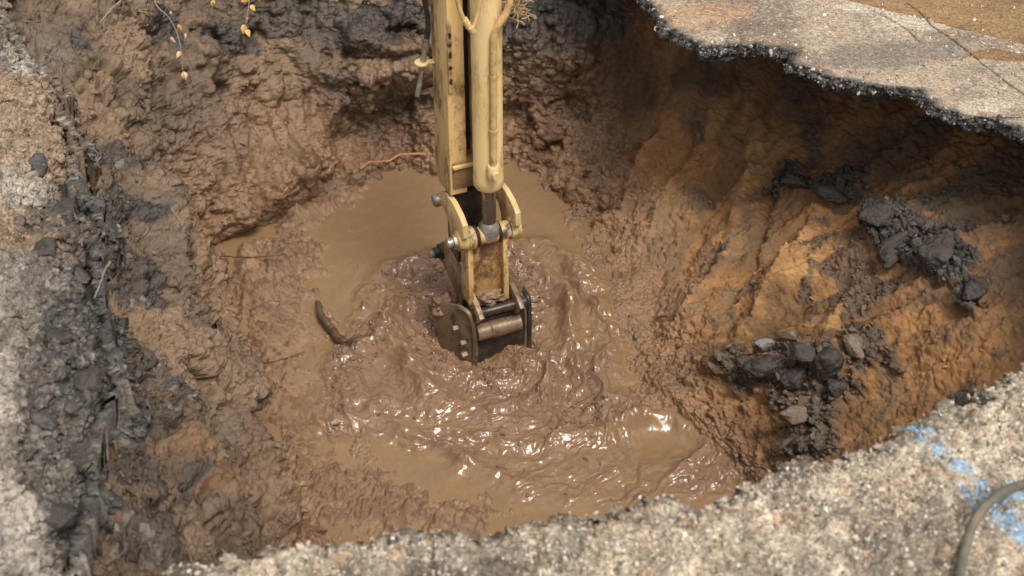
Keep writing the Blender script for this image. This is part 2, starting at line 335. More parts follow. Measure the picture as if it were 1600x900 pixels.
# ---- floor mud banks standing above the water
def floor_field(XY):
    """height of mud over the water level, world metres; XY (...,2)"""
    X, Y = XY[..., 0], XY[..., 1]; Q = np.stack([X, Y, 0 * X], -1)
    wx = X + .10 * fbm(Q, 3, 3, .5, 301); wy = Y + .10 * fbm(Q, 3, 3, .5, 302)
    h = -.052 + 0 * X
    def g(px, py, rx, ry, hh, ang=0):
        nonlocal h
        c = at_z(px, py, WL); a = R(ang); dx, dy = wx - c[0], wy - c[1]
        u = dx * math.cos(a) + dy * math.sin(a); v = -dx * math.sin(a) + dy * math.cos(a)
        h = h + hh * np.exp(-(u / rx) ** 2 - (v / ry) ** 2)
    for a in [(400, 430, .25, .30, .09), (400, 520, .25, .30, .08), (440, 620, .26, .3, .07), (480, 740, .16, .35, .08, 10), (440, 480, .2, .5, .04), (520, 640, .12, .12, .05),
              (560, 560, .18, .10, .05), (520, 500, .06, .2, .05, 30), (640, 800, .35, .22, .075), (590, 790, .15, .2, .03), (560, 700, .08, .3, .03, 20), (720, 810, .2, .1, .06), (700, 650, .1, .3, .04, 10), (500, 400, .16, .10, .03),
              (640, 440, .22, .08, .05, 10), (600, 460, .14, .10, .045), (900, 660, .35, .10, .045, -8), (1000, 640, .2, .12, .05), (800, 700, .3, .12, .045), (850, 760, .3, .12, .03),
              (1080, 620, .2, .4, .09, 35), (980, 520, .12, .4, .09, 10), (900, 340, .12, .3, .07), (950, 420, .12, .3, .09), (1120, 690, .10, .3, .07, 30), (430, 390, .25, .12, .05), (370, 400, .22, .22, .09), (350, 460, .15, .3, .05), (590, 620, .1, .12, .035), (540, 760, .12, .12, .03), (560, 680, .1, .08, .03), (1090, 760, .12, .1, .05), (480, 340, .12, .12, .06)]: g(*a)
    return h
hf = floor_field(P[..., :2])
lump = .060 * fbm(P, 5, 5, .62, 81, ridge=True) + .026 * fbm(P, 24, 4, .6, 83) + .045 * (chunk2 - .2) + .04 * (chunk - .25) * clump - .016
nzf = np.clip((.85 * hf + lump), -.12, .16)
P2[..., 2] += floorm * nzf + (1 - floorm) * 0
# ---- colours
def C(r, g, b): return np.array([r, g, b], float)
c_bank, c_bank2, c_sand, c_sand2 = C(.238, .160, .100), C(.14, .096, .062), C(.35, .178, .068), C(.19, .098, .042)
c_black, c_mud, c_grey = C(.040, .036, .034), C(.30, .172, .095), C(.25, .225, .195)
m = ss(fbm(P, 3, 5, .6, 101), -.25, .35)[..., None]
colr = mix(c_bank2, c_bank, m)
m = ss(fbm(np.stack([th * 5, Z * 1.0, X], -1), 1.4, 5, .6, 103), -.3, .3)[..., None]
sand = mix(c_sand2, c_sand, m)
sand = mix(sand, sand * .55, ss(fbm(np.stack([th * 22, Z * 1.6, X], -1), 1.0, 4, .6, 119), .05, .4)[..., None] * .7)
sand = mix(sand, C(.36, .18, .065), (ss(fbm(P, 9, 4, .65, 121), .1, .4))[..., None] * .5)
pale = ss(blobs([(1170, 280, .14, .6), (1130, 380, .16, .4), (1060, 330, .14, .3), (1250, 430, .15), (1030, 300, .15), (1180, 230, .06, .3)]) + .7 * groove2, .35, .9)[..., None]  # lit part of the slope, painted as paler sand
sand = mix(sand, C(.50, .29, .115), np.maximum(pale * .7, (rill * ss(fbm(P, 12, 4, .6, 125), -.4, .5))[..., None] * .65))
sand = mix(sand, c_bank2 * 1.1, ss(fbm(P, 6, 4, .6, 105), .1, .4)[..., None] * .6)
colr = mix(colr, sand, right[..., None])
# dark top layers, black clay on the far wall and asphalt on the left bank
dk = blobs([(590, 40, .5, .16), (450, 20, .4, .12), (350, 60, .3, .12), (620, 190, .3, .18), (540, 150, .2, .2), (880, 40, .5, .22), (780, 60, .3, .2), (380, 80, .15, .08)])
dk = np.maximum(dk, blobs([(120, 250, .18, .16), (80, 300, .2, .2), (170, 350, .16, .2), (200, 440, .16, .2), (180, 560, .2, .3), (150, 660, .2, .3), (220, 280, .12, .12), (190, 330, .15, .15), (210, 400, .12, .2), (190, 500, .15, .2), (190, 620, .15, .2), (200, 720, .14, .18), (215, 330, .16, .2), (225, 450, .12, .2), (215, 560, .16, .2), (240, 800, .14, .16),  (190, 250, .14, .16), (230, 640, .14, .2), (300, 850, .08, .1), (130, 60, .10, .06), (250, 50, .16, .14)]))
dk = np.maximum(dk, .9 * blobs([(280, 620, .14, .14), (300, 740, .12, .14), (250, 820, .2, .2)]))
dk = ss(dk + .25 * fbm(P, 8, 4, .6, 107), .42, .68)[..., None]
colr = mix(colr, mix(C(.075, .062, .052), c_black, ss(A, -.2, .3)[..., None]), dk * .9)
grey = ss(blobs([(30, 300, .2), (40, 500, .2), (110, 560, .12), (20, 60, .3), (60, 150, .2), (170, 580, .05)]) + .3 * fbm(P, 12, 3, .6, 109), .45, .75)[..., None]
colr = mix(colr, c_grey, grey * .8 * left[..., None] * ss(-Z, .25, .4)[..., None])
rust = ss(blobs([(275, 480, .07), (290, 700, .10), (340, 760, .10), (170, 790, .1), (270, 120, .06), (1230, 680, .1), (1330, 700, .12), (1300, 620, .06)]) + .2 * Cn, .35, .7)[..., None]
colr = mix(colr, C(.24, .12, .05), rust * .45)
colr = mix(colr, mix(C(.035, .032, .031), C(.09, .08, .075), (vid > .75)[..., None] * 1.0), rub[..., None])
colr = mix(colr, mix(C(.05, .042, .036), C(.11, .08, .06), (vid)[..., None] * 1.0), rub2[..., None] * .9)
colr = mix(colr, C(.08, .062, .05), rub3[..., None] * .75)
slab_shade = np.maximum(ss(Z + .16 * A + .05 * Cn, -.66, -.34), ss(blobs([(950, 120, .5, .3), (1080, 110, .35, .16), (1230, 140, .35, .18), (1400, 230, .45, .3), (1560, 300, .5, .4), (1590, 420, .3, .35)]) + .2 * A, .35, .9) * .85)  # shade below the right slab, painted into the soil colour
slab_shade = slab_shade[..., None] * ss(X, .3, .7)[..., None]
colr = mix(colr, C(.062, .045, .033), slab_shade * .85)
# wet mud: on the floor and lapping up the walls
lap = ss(-Z + .22 * A + .08 * Cn + .08 * W3[..., 1], .78, 1.45) * wall
lapr = ss(-Z + .10 * A + .04 * Cn + .12 * ss(-X, -1.0, -.5), 1.33, 1.48) * wall
wetm = np.maximum(floorm, left * lap + right * lapr)
colr = mix(colr, colr * C(.74, .66, .58), (ss(-Y, -4.9, -4.0) * left * wall * ss(fbm(P, 5, 4, .6, 123), -.4, .2))[..., None] * .7)
colr = mix(colr, mix(c_mud * .70, c_mud * .98, ss(fbm(P, 6, 4, .6, 113), -.3, .3)[..., None]), wetm[..., None] * .85)
spk = (vid > .94)[..., None] * ss(-X, 1.1, 1.4)[..., None] * dk * ss(-Y, -6.3, -5.9)[..., None]
colr = mix(colr, C(.30, .27, .24), spk * .5)
shore = (1 - ss(P2[..., 2] - WL + .01 * Cn, .004, .030))[..., None] * floorm[..., None]
colr = mix(colr, C(.29, .18, .098), shore * .9)
colr = mix(colr, C(.14, .088, .055), (ss(fbm(P, 13, 4, .65, 117), .12, .4) * floorm)[..., None] * (1 - shore) * .7)
wet = np.clip(wetm * 1.0 + left * wall * (.25 + .3 * ss(A, -.1, .4)) + dk[..., 0] * .25 + (rub + rub2) * .35, 0, 1)
me = np_mesh('pit', P2.reshape(-1, 3), grid_faces(P2.shape[0], NT, True)[:, ::-1])
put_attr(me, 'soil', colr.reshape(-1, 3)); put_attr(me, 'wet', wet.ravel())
pit = tag(link('pit_ground', me, earth_mat('soil_of_the_pit', 45, .9, .012, .5, .30)), kind='structure',
          label='earth walls and muddy floor of the dug out hole', )

# ------------------------------------------------------------------ muddy water
def water():
    nx, ny = 760, 860
    xs = np.linspace(-1.95, 1.6, nx); ys = np.linspace(3.6, 7.6, ny)
    GX, GY = np.meshgrid(xs.astype(np.float32), ys.astype(np.float32))
    Q = np.stack([GX, GY, 0 * GX], -1)
    B = at_z(750, 540, WL)[:2]
    wx = .16 * fbm(Q, 2.2, 4, .55, 201); wy = .16 * fbm(Q, 2.2, 4, .55, 202)
    dx, dy = GX - B[0] + wx, GY - B[1] + wy
    r = np.hypot(dx, dy * .95); a = np.arctan2(dy, dx)
    # flow lines wind round the bucket
    rw = r + .10 * fbm(Q, 5, 3, .5, 205)
    S = np.stack([a * 1.3 + r * 2.4 + wx * 5, rw * 4.2, wy * 2], -1)
    flow = fbm(S, 1.0, 5, .52, 211, ridge=True); patch = ss(fbm(Q, 3.3, 3, .55, 213), -.25, .3)
    flow2 = fbm(np.stack([a * 6 + r * 3 + wx * 9, rw * 17, wy * 6], -1), 1.0, 4, .6, 217)
    chop = fbm(Q + .05 * np.stack([flow, flow2, 0 * flow], -1), 12, 4, .6, 219, ridge=True)
    def gp(px, py, rx, ry, ang=0):
        c = at_z(px, py, WL); t = R(ang); ux, uy = GX + wx * .5 - c[0], GY + wy * .5 - c[1]
        u = ux * math.cos(t) + uy * math.sin(t); v = -ux * math.sin(t) + uy * math.cos(t)
        return np.exp(-(u / rx) ** 2 - (v / ry) ** 2)
    churn = np.clip(.95 * np.exp(-((r - .50) / .38) ** 2) + .6 * gp(860, 690, .8, .25, -10) + .5 * gp(640, 480, .3, .3) + .55 * gp(1010, 740, .5, .25) + .4 * gp(620, 650, .4, .2, 30) + .6 * gp(930, 760, .3, .14) + .5 * gp(1120, 740, .2, .2), 0, 1)
    calm = np.clip(gp(600, 350, .34, .45) + gp(860, 380, .13, .35) + gp(530, 490, .12, .3) + .9 * gp(600, 730, .38, .16) + 1.2 * gp(1050, 705, .20, .15, 10) + .9 * gp(860, 820, .25, .08) + .6 * gp(640, 340, .4, .4), 0, 1)
    act = ss(churn - .75 * calm + .12 * patch - .06, -.05, .85)
    act = np.clip(act + .04, 0, 1) * (.5 + .5 * patch)
    h = act * (.078 * flow + .009 * flow2 + .014 * chop) + .02 * (act > 0) * act * fbm(Q, 3, 2, .5, 215) + .0025 * fbm(Q, 8, 3, .5, 223)
    # crests thrown up by the bucket
    def crest(pts, w, hh, seed=0):
        L = np.array([at_z(*p, WL)[:2] for p in pts]); best = np.full(GX.shape, 9.); tt = np.zeros(GX.shape, np.float32)
        PX, PY = GX + wx * .45, GY + wy * .45
        for i in range(len(L) - 1):
            d = L[i + 1] - L[i]; q = np.clip(((PX - L[i, 0]) * d[0] + (PY - L[i, 1]) * d[1]) / (d @ d), 0, 1)
            e = np.hypot(PX - L[i, 0] - q * d[0], PY - L[i, 1] - q * d[1]); mm = e < best
            best = np.where(mm, e, best); tt = np.where(mm, (i + q) / (len(L) - 1), tt)
        prof = np.exp(-(best / w) ** 2) * np.sin(np.pi * np.clip(tt, .02, .98)) ** .6
        return hh * prof * (1 + .5 * flow2 + .5 * vn(Q, 7, 241)), prof
    cr1, m1 = crest([(800, 385), (850, 395), (900, 430), (935, 480), (955, 550), (950, 600)], .09, .085)
    cr2, m2 = crest([(620, 450), (610, 520), (640, 590), (690, 640), (740, 660)], .07, .07)
    cr3, m3 = crest([(700, 680), (800, 700), (930, 690), (1010, 650), (1060, 660), (1150, 745)], .06, .06)
    cr4, m4 = crest([(810, 420), (850, 440), (880, 480), (890, 540), (900, 600)], .05, .07)
    cr5, m5 = crest([(560, 640), (660, 690), (760, 740), (860, 770)], .04, .035)
    cr6, m6 = crest([(600, 430), (680, 405), (740, 400), (800, 385)], .05, .05)
    h = h + cr1 + cr2 + cr3 + cr4 + cr5 + cr6
    fine = fbm(Q + .03 * np.stack([flow2, chop, 0 * chop], -1), (38, 30, 1), 3, .6, 229)
    fine2 = fbm(Q + .06 * np.stack([flow2, chop, 0 * chop], -1), (17, 21, 1), 4, .6, 235)
    h += (.003 * fine * act) + .010 * act * np.abs(fine2) * (1 - patch)
    h += .0012 * fbm(np.stack([a * 4 + wx * 4, rw * 20, 0 * r], -1), 1.0, 3, .5, 237)
    h -= .05 * np.exp(-(r / .22) ** 2)
    V = np.stack([GX, GY, WL + h], -1)
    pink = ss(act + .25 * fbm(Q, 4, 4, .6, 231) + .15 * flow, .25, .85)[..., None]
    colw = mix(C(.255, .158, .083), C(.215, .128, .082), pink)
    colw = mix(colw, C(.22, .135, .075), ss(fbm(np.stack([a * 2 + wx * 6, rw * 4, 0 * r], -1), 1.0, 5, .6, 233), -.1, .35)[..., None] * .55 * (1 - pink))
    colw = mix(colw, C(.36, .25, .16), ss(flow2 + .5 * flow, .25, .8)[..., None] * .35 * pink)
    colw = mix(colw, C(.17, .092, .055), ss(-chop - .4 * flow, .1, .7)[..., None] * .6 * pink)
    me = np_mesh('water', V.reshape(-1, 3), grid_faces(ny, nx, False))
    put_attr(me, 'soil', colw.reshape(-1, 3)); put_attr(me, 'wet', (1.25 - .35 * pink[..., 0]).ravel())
    # drop what lies well under the soil of the walls
    global WV, WPINK, WCOL; WV, WPINK, WCOL = V, pink[..., 0] * ss(act, .3, .7), colw
    return me
wm_ = earth_mat('muddy_water', 30, .3, .004, .42, .14)
water_o = tag(link('muddy_water', water(), wm_), kind='structure', label='brown churned water in the bottom of the hole')

# ------------------------------------------------------------------ road and broken rim
def road():
    n = 2600
    TT = np.linspace(-np.pi, np.pi, 40001)[:-1]
    rr, _ = ev(RIM, TT, 41)
    # even spacing by what shows: near rim and right rim get most columns
    pt = np.stack([C0[0] + rr * np.cos(TT), C0[1] + rr * np.sin(TT), 0 * rr], -1)
    px, py, w = proj(pt); vis = (px > -150) & (px < 1750) & (py > -150) & (py < 1050)
    seg = np.linalg.norm(np.roll(pt, -1, 0) - pt, axis=1) * np.where(vis, 1.0 / w, .02)
    cum = np.concatenate([[0], np.cumsum(seg)]); ti = np.interp(np.linspace(0, cum[-1], n, endpoint=False), cum, np.linspace(-np.pi, np.pi, 40001))
    r0 = np.interp(ti, TT, rr)
    e = np.stack([C0[0] + r0 * np.cos(ti), C0[1] + r0 * np.sin(ti), 0 * r0], -1)
    nearw = ss(-(e[:, 1]), -4.3, -3.9) ; leftw = ss(-e[:, 0], 1.05, 1.4) * ss(-e[:, 1], -7.2, -6.0)
    farw = ss(e[:, 1], 4.6, 5.2) * ss(e[:, 0], .4, .7)
    r0 = r0 + .035 * fbm(e, 3.5, 3, .5, 401) * (nearw + leftw) + .10 * fbm(e, 4.5, 4, .6, 402) * leftw + .030 * fbm(e, 11, 4, .65, 404) * nearw + .030 * fbm(e, 13, 4, .65, 403) + .016 * fbm(e, 45, 3, .6, 405)
    r0 = r0 + farw * .02 * fbm(e, 7, 3, .5, 407)
    thick = .08 + .02 * vn(e, 5, 409) + .05 * nearw + .17 * leftw
    # profile rows: (offset outward, height) from the underside, up the broken edge, across the top
    und = [(.9, 1), (.45, 1), (.2, 1), (.1, 1.0), (.05, 1.0), (.02, .99)]
    NE = 24; edge = [(.0 + .012 * math.sin(k / (NE - 1) * math.pi) * -1, 1 - k / (NE - 1) * .95) for k in range(NE)]
    top = [0.004, .01]
    s = .01
    step = .0042
    while s < 1.5:
        s += step; top.append(s); 
        if s > .9: step *= 1.02
    while s < 60: s *= 1.15; top.append(s)
    while s < 900: s *= 1.6; top.append(s)
    und_o = np.array([u[0] for u in und] + [u[0] for u in edge] + top)
    und_z = np.array([-u[1] for u in und] + [-u[1] for u in edge] + [0.0] * len(top))
    nr = len(und_o)
    rows = r0[None, :] + und_o[:, None]
    zr = und_z[:, None] * thick[None, :]
    # crumbled, rounded lip at the near and left side
    lip = (nearw + leftw).clip(0, 1)
    off = und_o[:, None]
    topm = (np.arange(nr) >= len(und) + NE // 2)[:, None]
    zr = zr - topm * lip[None] * .045 * np.exp(-np.maximum(off, 0) / .035) - topm * leftw[None] * .26 * np.exp(-np.maximum(off, 0) / .22)
    V = np.stack([C0[0] + rows * np.cos(ti), C0[1] + rows * np.sin(ti), zr], -1)
    lipm = np.broadcast_to(lip[None], rows.shape); farm = np.broadcast_to(farw[None], rows.shape); lw = np.broadcast_to(leftw[None], rows.shape)
    close = np.exp(-np.maximum(off, 0) / 3.0) * np.ones_like(rows)
    Nn = normals(V, True); Nn *= np.sign((Nn[..., 2:3]) + 1e-6) * np.where(((np.arange(nr) < len(und)))[:, None, None], -1, 1)
    edgem = ((np.arange(nr) >= len(und)) & (np.arange(nr) < len(und) + NE))[:, None]
    a1, a2, aid = worley(V, 52, 31); b1, b2, bid = worley(V, 21, 33)
    st = np.clip(.55 - a1, 0, 1); st2 = np.clip(.6 - b1, 0, 1)
    big = fbm(V, 4.5, 4, .55, 411); mid = fbm(V, 15, 4, .6, 413, ridge=True)
    d = lipm * close * ((.07 * big + .030 * mid + .045 * st2 * (bid > .5)) * (1 - lw) + .016 * st * (aid > .3) * (1 - .75 * lw) - .004)
    e1, e2, eid = worley(V + .03 * np.stack([mid, big, mid], -1), 9, 37); ch = np.clip(e2 - e1, 0, .5) 
    d = d + lw * close * (.13 * big + .035 * mid + .13 * np.minimum(ch, .22) * (.3 + eid) - .03)
    d = d + lipm * (1 - lw) * close * (.05 * (ch - .2) * (eid > .55))
    d = d + (1 - lipm) * close * (.004 * big + .0035 * st)
    d = d * np.where(topm, 1, 0) + edgem * (.03 * mid * .6 + .045 * st2 + .02 * st + .02 * fbm(V, 30, 3, .6, 419))
    V2 = V + Nn * d[..., None]
    Nq = normals(V2, True); Nq *= np.sign((Nq * Nn).sum(-1, keepdims=True))
    g1, g2, gid = worley(V2, 24, 39)
    V2 = V2 + Nq * ((lw * close * np.where(topm | edgem, 1, 0)) * (.028 * np.minimum(g2 - g1, .35) * (.3 + gid) + .010 * fbm(V2, 32, 4, .6, 741)))[..., None]
    # colour
    agg = aid[..., None]
    cem = mix(C(.24, .20, .15), C(.52, .44, .335), ss(fbm(V, 6, 4, .6, 421), -.3, .4)[..., None])
    stone = mix(C(.13, .11, .09), C(.70, .62, .51), agg)
    stone = np.where((bid > .8)[..., None], C(.50, .34, .22), stone)
    near_c = mix(cem, stone, ((aid > .25) * ss(st, .08, .2))[..., None] * .8)
    dkk = ss(fbm(V, 5, 5, .65, 423), -.12, .30)[..., None]
    near_c = mix(near_c, C(.12, .098, .076), dkk * .8)
    near_c = mix(near_c, C(.24, .165, .10), ss(fbm(V, 7, 5, .65, 424), .1, .4)[..., None] * .6)
    # towards the lower left of the view the rim is darker, with rounded dark stones
    dl = ss(-V[..., 0], -.35, .55)[..., None] * ss(fbm(V, 3, 4, .6, 425), -.5, .1)[..., None]
    near_c = mix(near_c, near_c * .42 * C(1, .98, .95), dl)
    pxc = lambda x, y: at_z(x, y)
    def spot(x, y, rx, ry=None, w=.08):
        c = pxc(x, y); ww = w * fbm(V, 7, 4, .6, 431)
        return np.exp(-(((V[..., 0] + ww - c[0]) / rx) ** 2 + ((V[..., 1] + ww - c[1]) / (ry or rx)) ** 2))
    left_c = mix(C(.12, .105, .09), C(.34, .305, .26), ss(fbm(V, 5, 4, .6, 441), -.3, .2)[..., None])
    left_c = mix(left_c, c_bank, ss(spot(80, 150, .55) + spot(60, 330, .3, .2) + .3 * big, .3, .6)[..., None] * .8)
    left_c = mix(left_c, C(.05, .046, .043), ss(spot(130, 280, .30, .35) + spot(140, 450, .28, .4) + spot(140, 600, .25, .4) + spot(120, 760, .18, .3) + .3 * mid, .48, .9)[..., None] * .88)
    left_c = mix(left_c, C(.44, .41, .37), ss(spot(20, 800, .09, .14) + spot(30, 70, .2, .2) + .8 * spot(10, 430, .08, .3) + .5 * fbm(V, 10, 5, .7, 443), .55, 1.0)[..., None] * .8)
    left_c = mix(left_c, stone * .8, (st > .15)[..., None] * .22)
    # far slab: pinkish gravelly asphalt with a pale worn band, wet ochre water beyond the joint
    far_c = mix(C(.25, .195, .145), C(.42, .34, .26), ss(fbm(V, 3.2, 5, .65, 451), -.25, .3)[..., None])
    far_c = mix(far_c, stone * C(.9, .82, .72), ((st > .1) * (aid > .35))[..., None] * .7)
    far_c = mix(far_c, C(.46, .27, .15), ss(spot(1080, 25, .5, .2) + .5 * fbm(V, 8, 4, .7, 454), .5, .9)[..., None] * .6)
    far_c = mix(far_c, C(.19, .16, .13), ss(spot(1440, 80, .5, .13) + spot(1340, 95, .25, .1) + .3 * fbm(V, 9, 4, .65, 453), .45, .9)[..., None] * .65)
    far_c = mix(far_c, C(.56, .49, .39), ss(spot(1450, 35, .38, .10, .04) + spot(1540, 165, .2, .06) + .8 * spot(1240, 140, .1, .04) + spot(1380, 10, .3, .06) + .25 * mid, .45, .85)[..., None] * .8)
    far_c = mix(far_c, C(.17, .13, .10), ss(spot(1160, 40, .3, .14) + .6 * fbm(V, 14, 4, .65, 455), .62, .8)[..., None] * .6)
    j0, j1 = pxc(1330, 0), pxc(1600, 68); jd = (j1 - j0)[:2]; jd /= np.linalg.norm(jd)
    jt = (V[..., 0] - j0[0]) * -jd[1] + (V[..., 1] - j0[1]) * jd[0] + .008 * vn(V, 9, 457)
    if jt[-1, :].mean() < 0 and False: jt = -jt
    beyond = ss(jt, 0, .006)[..., None] * farm[..., None] 
    ochre = mix(C(.33, .20, .09), C(.22, .125, .055), ss(fbm(V, (1.2, 5, 1), 4, .6, 459), -.3, .3)[..., None])
    far_c = mix(far_c, ochre, ss(jt, 0, .006)[..., None])
    pud = ss(spot(1560, 88, .20, .07, .04), .45, .55)[..., None]
    far_c = mix(far_c, ochre * 1.05, pud)
    k0, k1 = pxc(1470, 45), pxc(1600, 150); kd = (k1 - k0)[:2]; kl = np.linalg.norm(kd); kd /= kl
    kt = np.abs((V[..., 0] - k0[0]) * -kd[1] + (V[..., 1] - k0[1]) * kd[0] + .02 * vn(V, 6, 461)); ku = (V[..., 0] - k0[0]) * kd[0] + (V[..., 1] - k0[1]) * kd[1]
    crack = (1 - ss(kt, .003, .008)) * (ku > -.3) * (ku < 1.2)
    q0, q1 = pxc(1400, 38), pxc(1440, 62); qd = (q1 - q0)[:2]; qd /= np.linalg.norm(qd)
    kt2 = np.abs((V[..., 0] - q0[0]) * -qd[1] + (V[..., 1] - q0[1]) * qd[0] + .03 * vn(V, 8, 463)); ku2 = (V[..., 0] - q0[0]) * qd[0] + (V[..., 1] - q0[1]) * qd[1]
    crack = np.maximum(crack, (1 - ss(kt2, .003, .007)) * (ku2 > -.12) * (ku2 < .2))
    crack = np.maximum(crack, (1 - ss(np.abs(jt), .002, .010)) * .8) * farm
    far_c = mix(far_c, C(.03, .027, .025), crack[..., None] * .9)
    V2[..., 2] -= crack * .008 + (jt > 0) * farm * .006 * topm
    far_c = far_c * .82
    cc = mix(near_c, far_c, farm[..., None]); cc = mix(cc, left_c, lw[..., None])
    other = (1 - np.clip(lipm + farm, 0, 1))[..., None]
    cc = mix(cc, far_c, other)
    # blue spray paint
    cen = [(1440, 670), (1470, 700), (1500, 735), (1520, 765), (1545, 790), (1580, 815), (1600, 830), (1590, 770)]
    bl = 0
    for q in cen: bl = np.maximum(bl, spot(*q, .075, .055, .05))
    blue = ss(bl + .75 * fbm(V, 22, 5, .75, 471) + .15 * st, .55, .80)[..., None]
    cc = mix(cc, C(.20, .42, .66), blue * .6 * topm[..., None])
    blacke = edgem[..., None] * (.4 + .6 * farm[..., None])
    cc = mix(cc, mix(C(.022, .021, .021), C(.22, .21, .20), ((aid > .82) * 1.0)[..., None]), blacke * (1 - nearw[None, :, None] * .75))
    # black fringe of fresh asphalt round the far slab's edge
    fr = (1 - ss(off * np.ones_like(rows) + .03 * mid, .012, .07))[..., None] * farm[..., None]
    cc = mix(cc, C(.06, .056, .052), fr * .8)
    underm = (np.arange(nr) < len(und))[:, None, None]
    cc = np.where(underm, C(.03, .027, .024), cc)
    wet = .12 + .55 * np.maximum(ss(jt, 0, .01), pud[..., 0]) * farm + .35 * edgem * farm + .15 * dkk[..., 0] * lipm
    me = np_mesh('road', V2.reshape(-1, 3), grid_faces(nr, n, True))
    put_attr(me, 'soil', cc.reshape(-1, 3)); put_attr(me, 'wet', np.clip(wet, 0, 1).ravel())
    return me, V2, topm, lipm, lw, edgem * farm, cc
rme, RV, rtop, rlip, rlw, redge, RCOL = road()
road_o = tag(link('road', rme, earth_mat('road_surface', 90, .8, .004, .4, .30, .38, 105)), kind='structure', label='broken asphalt and concrete road round the hole')

print('VERTS', len(pit.data.vertices), len(water_o.data.vertices), len(rme.vertices))

# ================================================================== things
def tube_mesh(bm, pts, rad, seg=12, cap=True):
    """a tube of changing radius along points (numpy, root-local)"""
    pts = [Vector(p) for p in pts]; n = len(pts)
    rad = [rad] * n if not hasattr(rad, '__len__') else rad
    prev = None; rings_ = []
    for i, p in enumerate(pts):
        t = (pts[min(i + 1, n - 1)] - pts[max(i - 1, 0)]).normalized()
        if prev is None:
            a = t.orthogonal().normalized()
        else:
            a = (prev - t * prev.dot(t)).normalized()
        prev = a; b = t.cross(a)
        rings_.append([bm.verts.new(p + (a * math.cos(2 * math.pi * k / seg) + b * math.sin(2 * math.pi * k / seg)) * rad[i]) for k in range(seg)])
    for i in range(n - 1):
        for k in range(seg):
            bm.faces.new([rings_[i][k], rings_[i][(k + 1) % seg], rings_[i + 1][(k + 1) % seg], rings_[i + 1][k]])
    if cap:
        bm.faces.new(rings_[0][::-1]); bm.faces.new(rings_[-1])
def smooth_path(pts, n=8):
    pts = [np.array(p, float) for p in pts]; Q = [2 * pts[0] - pts[1]] + pts + [2 * pts[-1] - pts[-2]]; out = []
    for i in range(len(pts) - 1):
        p0, p1, p2, p3 = Q[i:i + 4]
        for k in range(n):
            f = k / n; out.append(.5 * ((2 * p1) + (-p0 + p2) * f + (2 * p0 - 5 * p1 + 4 * p2 - p3) * f * f + (-p0 + 3 * p1 - 3 * p2 + p3) * f ** 3))
    return out + [pts[-1]]
def prism(bm, poly, vec):
    """closed polygon (points) extruded by vec"""
    vec = Vector(vec); a = [bm.verts.new(Vector(p)) for p in poly]; b = [bm.verts.new(Vector(p) + vec) for p in poly]; n = len(a)
    bm.faces.new(a); bm.faces.new(b[::-1])
    for k in range(n): bm.faces.new([a[k], b[k], b[(k + 1) % n], a[(k + 1) % n]])
def finish(name, bm, mat, parent=None, bevel=0, seg=2, angle=40):
    bmesh.ops.recalc_face_normals(bm, faces=bm.faces)
    if bevel:
        ed = [e for e in bm.edges if len(e.link_faces) == 2 and e.calc_face_angle(0) > R(35)]
        bmesh.ops.bevel(bm, geom=ed, offset=bevel, segments=seg, profile=.5, affect='EDGES', clamp_overlap=True)
    for f in bm.faces: f.smooth = True
    for e in bm.edges:
        if len(e.link_faces) == 2 and e.calc_face_angle(0) > R(angle): e.smooth = False
    me = bpy.data.meshes.new(name); bm.to_mesh(me); bm.free()
    return link(name, me, mat, parent)

m_paint = solid_mat('worn_yellow_paint', (.68, .44, .185), (.78, .55, .27), 6, (.42, .6), 0, .25, .002, (.35, .65), (.18, .105, .05), 8, (.49, .62), (1, 1, .5))
m_paint2 = solid_mat('muddy_orange_paint', (.48, .26, .075), (.56, .34, .13), 9, (.4, .65), 0, .4, .003, (.4, .6), (.13, .075, .04), 12, (.47, .60), (1, 1, .6))
m_ear = solid_mat('mud_smeared_paint', (.46, .31, .15), (.28, .18, .10), 12, (.35, .6), 0, .5, .004, (.4, .6), (.14, .09, .055), 10, (.46, .60))
m_cast = solid_mat('dirty_casting', (.30, .18, .08), (.17, .10, .05), 14, (.45, .7), 0, .6, .004)
m_cyl = solid_mat('cream_paint', (.64, .45, .20), (.74, .56, .30), 5, (.35, .5), 0, .15, .001, (.35, .65), (.28, .165, .075), 7, (.50, .66), (1, 1, .35))
m_pipe = solid_mat('ochre_pipe_paint', (.52, .33, .13), (.62, .43, .20), 14, (.4, .6), 0, .3, .002, (.4, .6), (.22, .12, .05), 20, (.55, .65))
m_dark = solid_mat('recess_shade_black', (.015, .014, .013), (.035, .03, .026), 20, (.5, .8))  # near-black colour for the shade in the stick channel and strip holes
m_steel = solid_mat('worn_steel', (.42, .39, .35), (.20, .17, .14), 25, (.3, .6), .5, .4)
m_chrome = solid_mat('dull_rod_steel', (.33, .30, .27), (.22, .19, .16), 12, (.22, .4), .9, .1, .001, stretch=(1, 1, .2))
m_pin = solid_mat('greasy_yellow_tube', (.50, .33, .13), (.58, .42, .22), 14, (.35, .6), 0, .5, .003, (.4, .6), (.09, .06, .04), 18, (.50, .60))
m_bucket = solid_mat('mud_coated_steel', (.25, .175, .105), (.16, .11, .068), 10, (.28, .5), .1, .6, .005, (.35, .65), (.055, .042, .034), 9, (.52, .64))
m_bdark = solid_mat('wet_dark_steel', (.075, .058, .045), (.035, .028, .023), 18, (.25, .5), .3, .6, .004)
m_rubber = solid_mat('black_rubber', (.02, .019, .018), (.035, .032, .028), 30, (.45, .6))

